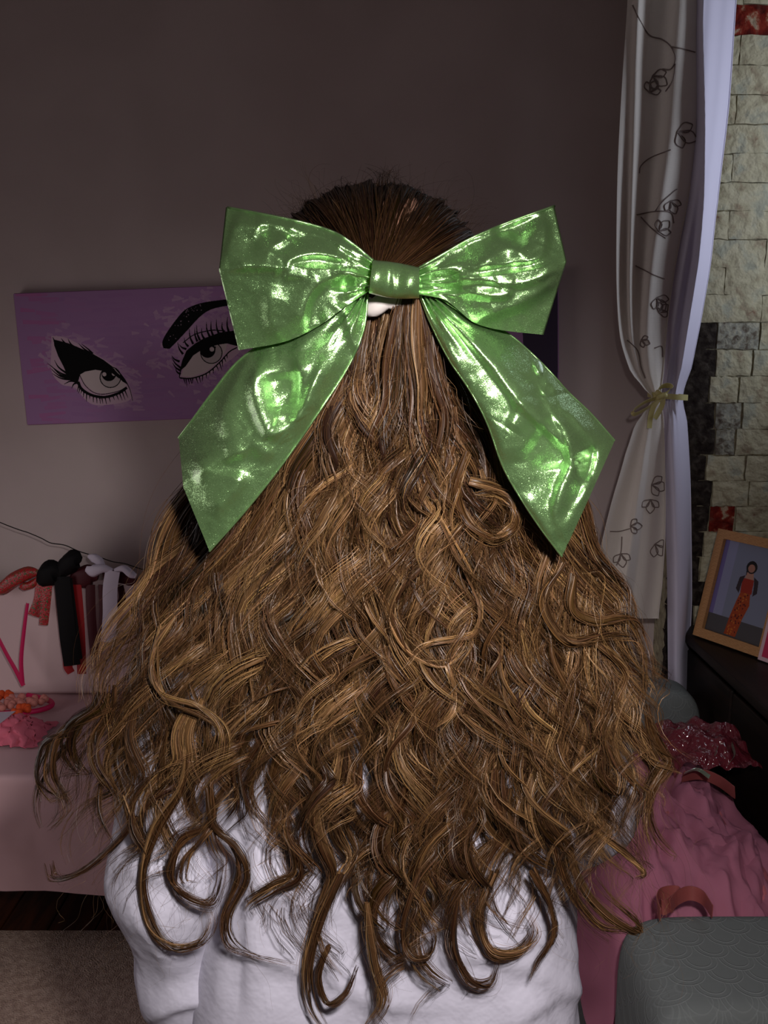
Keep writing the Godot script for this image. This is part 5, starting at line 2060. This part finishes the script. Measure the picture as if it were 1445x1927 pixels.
func build_table_side() -> void:
	var table := thing("low_table", "low table under a pale pink cloth against the back wall, left of the woman", "table", Vector3(-0.8, 0, -2.4))
	var mb := Mb.new()
	box(mb, Vector3(0, 0.53, 0), Vector3(1.3, 0.03, 0.6), 0.004)
	obj("tabletop", mb, M.dark_wood, table)
	for sx in [-1, 1]:
		for sz in [-1, 1]:
			mb = Mb.new()
			var foot := 0.0125 if sz > 0 else 0.0
			box(mb, Vector3(sx * 0.6, 0.2575 + foot / 2, sz * 0.26), Vector3(0.05, 0.515 - foot, 0.05), 0.005)
			obj("leg", mb, M.dark_wood, table)
	mb = Mb.new()
	var rows := []
	var nz := FastNoiseLite.new()
	nz.seed = 4
	nz.frequency = 3.0
	for j in 61:
		var v := j / 60.0 * 0.92           # 0 .. 0.60 across the top, then down the front
		var row := PackedVector3Array()
		for k in 81:
			var u := -0.66 + k / 80.0 * 1.6
			var ex := maxf(0.0, u - 0.66)
			var ez := maxf(0.0, v - 0.605)
			var x := minf(u, 0.66) + 0.02 * minf(1.0, ex * 8.0)
			var z := -0.30 + minf(v, 0.605)
			var drop := maxf(ex, ez)
			z += 0.012 * minf(1.0, ez * 10.0) + ez * 0.08 * sin(u * 9.0) * 0.5 + nz.get_noise_2d(u, ez * 0.3) * 0.012 * minf(1.0, ez * 8.0)
			x += ex * 0.1 * sin(v * 11.0)
			var y := 0.5475 - maxf(0.0, drop) + (0.0015 * nz.get_noise_2d(u * 2.0, v * 2.0))
			row.append(Vector3(x, y, z))
		rows.append(row)
	sheet(mb, rows, 0.0015)
	var cl := obj("tablecloth", mb, M.cloth, null, Vector3(-0.8, 0, -2.4))
	tag(cl, "pale pink tablecloth covering the low table and hanging over its front", "tablecloth")
	# board the ribbons hang on
	mb = Mb.new()
	box(mb, Vector3(0, 0.182, 0), Vector3(0.86, 0.364, 0.05), 0.016)
	var bd := obj("display_board", mb, M.board, null, Vector3(-1.06, 0.5495, -2.665))
	tag(bd, "off-white padded board standing on the table, hung with hair bows", "board")
	# black wire along the wall
	mb = Mb.new()
	tube(mb, line_px([-60, 955, 0, 983, 36, 997, 52, 1002, 78, 1013, 96, 1022, 122, 1026, 150, 1038, 188, 1049, 212, 1057, 236, 1061, 266, 1071, 310, 1082], -2.6, 60), 0.0016, 0.0016, 6)
	tag(obj("wire", mb, M.black_wire), "thin black wire sagging across the wall above the hair bows", "wire")
	var velvet := mat(Color(0.05, 0.045, 0.05), 0.7, 0.3)
	var wine := mat(Color(0.28, 0.07, 0.10), 0.6, 0.4)
	var red := mat(Color(0.62, 0.05, 0.08), 0.5, 0.5)
	var white := mat(Color(0.84, 0.80, 0.86), 0.6, 0.4)
	var hot := mat(Color(0.78, 0.10, 0.34), 0.5, 0.4)
	var glit := mat(Color(1, 1, 1), 0.35, 0.7)
	glit.albedo_texture = ntex(256, 0.045, [Color(0.60, 0.03, 0.08), Color(0.74, 0.05, 0.09), Color(0.12, 0.32, 0.12), Color(0.12, 0.4, 0.16)], [0.0, 0.62, 0.66, 1.0], 81, 2)
	tri_map(glit, 9.0)
	glit.normal_enabled = true
	glit.normal_texture = sparkle_normal(128, 0.35, 82)
	# red glitter bow
	var o := thing("hair_bow", "red glitter hair bow with green dots at the board's left end", "bow")
	fat_loop([76, 1078, 55, 1078, 25, 1092, 2, 1108, -20, 1112], [8, 22, 26, 22, 6], -2.6, 0.016, glit, o)
	fat_loop([76, 1086, 60, 1100, 45, 1104, 38, 1104], [8, 14, 14, 6], -2.595, 0.012, glit, o)
	tail([80, 1095, 78, 1130, 68, 1160], 26, 30, -2.59, glit, o)
	tail([88, 1095, 86, 1130, 82, 1176], 22, 16, -2.588, glit, o)
	# black velvet bow with red lining
	o = thing("hair_bow", "large black velvet hair bow with long tails and red lining", "bow")
	fat_loop([118, 1080, 100, 1075, 88, 1085, 76, 1098], [16, 40, 40, 16], -2.585, 0.025, velvet, o)
	fat_loop([112, 1080, 128, 1062, 142, 1052, 152, 1054], [20, 34, 34, 12], -2.585, 0.025, velvet, o)
	tail([116, 1085, 122, 1140, 128, 1200, 136, 1252], 30, 30, -2.575, velvet, o)
	tail([130, 1088, 136, 1140, 142, 1190, 148, 1240], 12, 14, -2.58, velvet, o)
	tail([142, 1100, 148, 1160, 152, 1220, 154, 1268], 22, 16, -2.59, red, o, "lining")
	tail([128, 1240, 128, 1255, 134, 1266], 20, 14, -2.58, red, o, "lining")
	# wine red bow behind the white one
	o = thing("hair_bow", "dark wine-red hair bow mostly hidden behind the white satin bow", "bow")
	fat_loop([185, 1085, 170, 1082, 150, 1090, 140, 1100], [14, 36, 40, 20], -2.6, 0.016, wine, o)
	fat_loop([195, 1085, 220, 1082, 245, 1090, 258, 1096], [14, 26, 26, 10], -2.6, 0.016, wine, o)
	tail([170, 1100, 172, 1160, 178, 1235], 18, 16, -2.595, wine, o)
	tail([192, 1100, 194, 1150, 192, 1205], 14, 12, -2.598, wine, o)
	tail([226, 1100, 230, 1125, 222, 1145], 12, 14, -2.6, wine, o)
	# white satin bow
	o = thing("hair_bow", "white satin hair bow with one wide hanging tail beside the black bow", "bow")
	fat_loop([212, 1074, 195, 1070, 175, 1074, 162, 1070], [8, 14, 22, 10], -2.575, 0.012, white, o)
	fat_loop([216, 1074, 232, 1070, 246, 1080, 256, 1084], [8, 12, 14, 8], -2.575, 0.012, white, o)
	fat_loop([196, 1068, 186, 1056, 176, 1050, 166, 1046], [8, 16, 16, 6], -2.59, 0.01, white, o)
	tail([212, 1074, 207, 1110, 207, 1160, 203, 1208], 27, 26, -2.57, white, o)
	# pink ribbon
	o = thing("hanging_ribbon", "narrow hot pink ribbon in a V hanging in front of the board", "ribbon")
	tail([52, 1135, 46, 1180, 40, 1240, 42, 1285], 6, 8, -2.56, hot, o, "strand")
	tail([-6, 1195, 12, 1230, 30, 1262, 44, 1290], 7, 8, -2.56, hot, o, "strand")
	# flowered headband lying on the cloth
	o = thing("headband", "hot pink headband with peach fabric flowers lying on the tablecloth", "headband")
	var mbb := Mb.new()
	var arc := PackedVector3Array()
	for p in cat2([Vector2(52, 1308), Vector2(72, 1312), Vector2(92, 1318), Vector2(98, 1326), Vector2(84, 1334), Vector2(50, 1340), Vector2(-10, 1342)], 36):
		arc.append(UH(p.x, p.y, 0.562))
	tube(mbb, arc, 0.008, 0.008, 8)
	obj("band", mbb, hot, o)
	var peach := mat(Color(0.78, 0.50, 0.46), 0.8, 0.3)
	var orange := mat(Color(0.82, 0.32, 0.16), 0.7, 0.3)
	var r := RandomNumberGenerator.new()
	r.seed = 5
	for fl in [[6, 1312, 1], [30, 1318, 0], [52, 1326, 0], [72, 1320, 0], [40, 1338, 1], [10, 1330, 0]]:
		mbb = Mb.new()
		var c := UH(fl[0], fl[1], 0.578)
		for q in 6:
			var a := q * TAU / 6.0 + r.randf()
			var d := Vector3(cos(a), 0.25, sin(a))
			nets(mbb, [bone(c + d * 0.008, c + d * 0.021, 0.006, 0.011)], 0.005, 0.01)
		obj("flower", mbb, orange if fl[2] == 1 else peach, o)
	# pink tulle pouch with sparkles
	mbb = Mb.new()
	var rws := []
	var cc := UH(30, 1385, 0.55)
	for j in 25:
		var row := PackedVector3Array()
		for k in 31:
			var u := k / 15.0 - 1.0
			var v := j / 12.0 - 1.0
			var rr := sqrt(minf(1.0, u * u * 0.9 + v * v * 0.9))
			var y := 0.005 + 0.05 * (1.0 - rr * rr) + nz.get_noise_2d(u * 1.2 + 5.0, v * 1.2) * 0.02 * (1.0 - rr)
			row.append(Vector3(u * 0.085 + nz.get_noise_2d(v, u) * 0.02, y, v * 0.085 + nz.get_noise_2d(u, v + 9.0) * 0.02))
		rws.append(row)
	sheet(mbb, rws, 0.0012)
	var pouch := obj("tulle_pouch", mbb, mat(Color(0.84, 0.42, 0.50), 0.7, 0.4), null, cc)
	tag(pouch, "small pink tulle pouch lying near the front of the tablecloth", "pouch")
	mbb = Mb.new()
	var t0 := UH(-12, 1370, 0.63)
	var t1 := UH(30, 1338, 0.60)
	var t2 := UH(-6, 1340, 0.60)
	sheet(mbb, [PackedVector3Array([t2, t1]), PackedVector3Array([t0, t1.lerp(t0, 0.2)])], 0.001)
	tag(obj("paper_tag", mbb, white), "folded white paper tag on top of the pink pouch", "tag")
	# rug
	mbb = Mb.new()
	box(mbb, Vector3(-0.35, 0.006, -0.75), Vector3(2.5, 0.012, 3.0), 0.004)
	tag(obj("rug", mbb, M.rug), "plain beige low-pile rug on the floor in front of the table", "rug")

# ---------------------------------------------------------------- right: bench with the pink dress
func build_sofa_side() -> void:
	var o := thing("upholstered_bench", "blue-grey upholstered bench with padded arms at right, under the pink dress", "bench", Vector3(0.65, 0.0125, -1.85))
	var mb := Mb.new()
	box(mb, Vector3(0, 0.24, 0), Vector3(0.44, 0.24, 0.9), 0.02)
	obj("seat_base", mb, M.upholstery, o)
	mb = Mb.new()
	cushion(mb, Vector3(0, 0.41, 0), Vector3(0.45, 0.12, 0.88), 0.28)
	obj("seat_cushion", mb, M.upholstery, o)
	mb = Mb.new()
	cushion(mb, Vector3(0.1, 0.34, 0.58), Vector3(0.70, 0.61, 0.26), 0.2, 24)
	obj("armrest", mb, M.upholstery, o)
	mb = Mb.new()
	cushion(mb, Vector3(0.0, 0.37, -0.5), Vector3(0.45, 0.64, 0.15), 0.3, 24)
	obj("armrest", mb, M.upholstery, o)
	for sx in [-1, 1]:
		for sz in [-1, 1]:
			mb = Mb.new()
			lathe(mb, [Vector2(0.0001, 0), Vector2(0.016, 0), Vector2(0.024, 0.13), Vector2(0.0001, 0.13)], 14, Vector3(sx * 0.17, 0, sz * 0.38))
			obj("leg", mb, M.dark_wood, o)
	# the dress: a heap of tulle over its lining
	var nz := FastNoiseLite.new()
	nz.seed = 31
	nz.frequency = 3.2
	nz.fractal_octaves = 3
	nz.fractal_type = FastNoiseLite.FRACTAL_RIDGED
	var d := thing("dress", "pile of pink tulle dress lying across the grey bench", "dress", Vector3(0.62, 0.0, -1.82))
	for layer in 3:
		mb = Mb.new()
		var rows := []
		for j in 81:
			var row := PackedVector3Array()
			for k in 61:
				var u := k / 30.0 - 1.0
				var v := j / 40.0 - 1.0
				var e := clampf(1.0 - pow(absf(u), 3.0), 0, 1) * clampf(1.0 - pow(absf(v), 4.0), 0, 1)
				var n := nz.get_noise_2d(u * 0.5 + v * 0.25 + layer * 3.7, v * 0.22 - u * 0.18 + layer)
				var y := 0.485 + 0.13 * e * (0.8 + 0.2 * v) + n * (0.034 + layer * 0.012) * (0.3 + 0.7 * e) + layer * 0.014
				var x := u * 0.225 - layer * 0.004
				var z := v * 0.42
				if u < -0.85: y -= (absf(u) - 0.85) * 1.1
				row.append(Vector3(x + n * 0.012, y, z))
			rows.append(row)
		sheet(mb, rows, 0.0008)
		obj("lining" if layer == 0 else "tulle_layer", mb, M.tulle if layer == 0 else M.tulle_net, d)
	for rb in [[[1243, 1722, 1237, 1702, 1243, 1686, 1262, 1680, 1278, 1683, 1262, 1700, 1248, 1708, 1243, 1702]], [[1262, 1706, 1275, 1690, 1298, 1681, 1322, 1690, 1340, 1716]]]:
		mb = Mb.new()
		var pts := []
		for k in range(0, rb[0].size(), 2): pts.append(UH(rb[0][k], rb[0][k + 1], 0.685) - d.position)
		ribbon(mb, cat(pts, 30), Vector3(0, 1, -0.3), Vector3(0, 1, -0.3), 0.024, 0.024, 0.0012)
		obj("satin_ribbon", mb, M.satin, d)
	mb = Mb.new()
	var sp := []
	for p in [Vector2(1285, 1462), Vector2(1320, 1458), Vector2(1352, 1470), Vector2(1382, 1492)]: sp.append(UH(p.x, p.y, 0.655) - d.position)
	ribbon(mb, cat(sp, 20), Vector3(0.2, 1, 0.2), Vector3(0, 1, 0.6), 0.03, 0.03, 0.0015)
	obj("satin_trim", mb, M.satin, d)
	# crumpled cellophane bag
	var bag := thing("cellophane_bag", "crumpled clear shiny plastic bag lying at the far end of the pink dress", "bag", UH(1318, 1412, 0.655))
	mb = Mb.new()
	var cz := FastNoiseLite.new()
	cz.seed = 8
	cz.frequency = 9.0
	cz.fractal_octaves = 3
	var rws := []
	for j in 37:
		var row := PackedVector3Array()
		for k in 37:
			var u := k / 18.0 - 1.0
			var v := j / 18.0 - 1.0
			var e := clampf(1.0 - (u * u + v * v) * 0.5, 0, 1)
			row.append(Vector3(u * 0.10, 0.0 + 0.05 * e + cz.get_noise_2d(u * 0.12, v * 0.12) * 0.035, v * 0.12))
		rws.append(row)
	sheet(mb, rws, 0.0006)
	obj("film", mb, M.cellophane, bag)
	for st in [[1262, 1378, 1282, 1372, 1300, 1392], [1288, 1455, 1312, 1448, 1335, 1462], [1340, 1405, 1352, 1392, 1346, 1420], [1376, 1398, 1382, 1420, 1372, 1436]]:
		mb = Mb.new()
		var pts := []
		for k in range(0, st.size(), 2): pts.append(UH(st[k], st[k + 1], 0.70) - bag.position)
		ribbon(mb, cat(pts, 12), Vector3(0.3, 1, 0.5), Vector3(0.5, 1, 0), 0.007, 0.009, 0.0006)
		obj("iridescent_strip", mb, M.iridescent, bag)
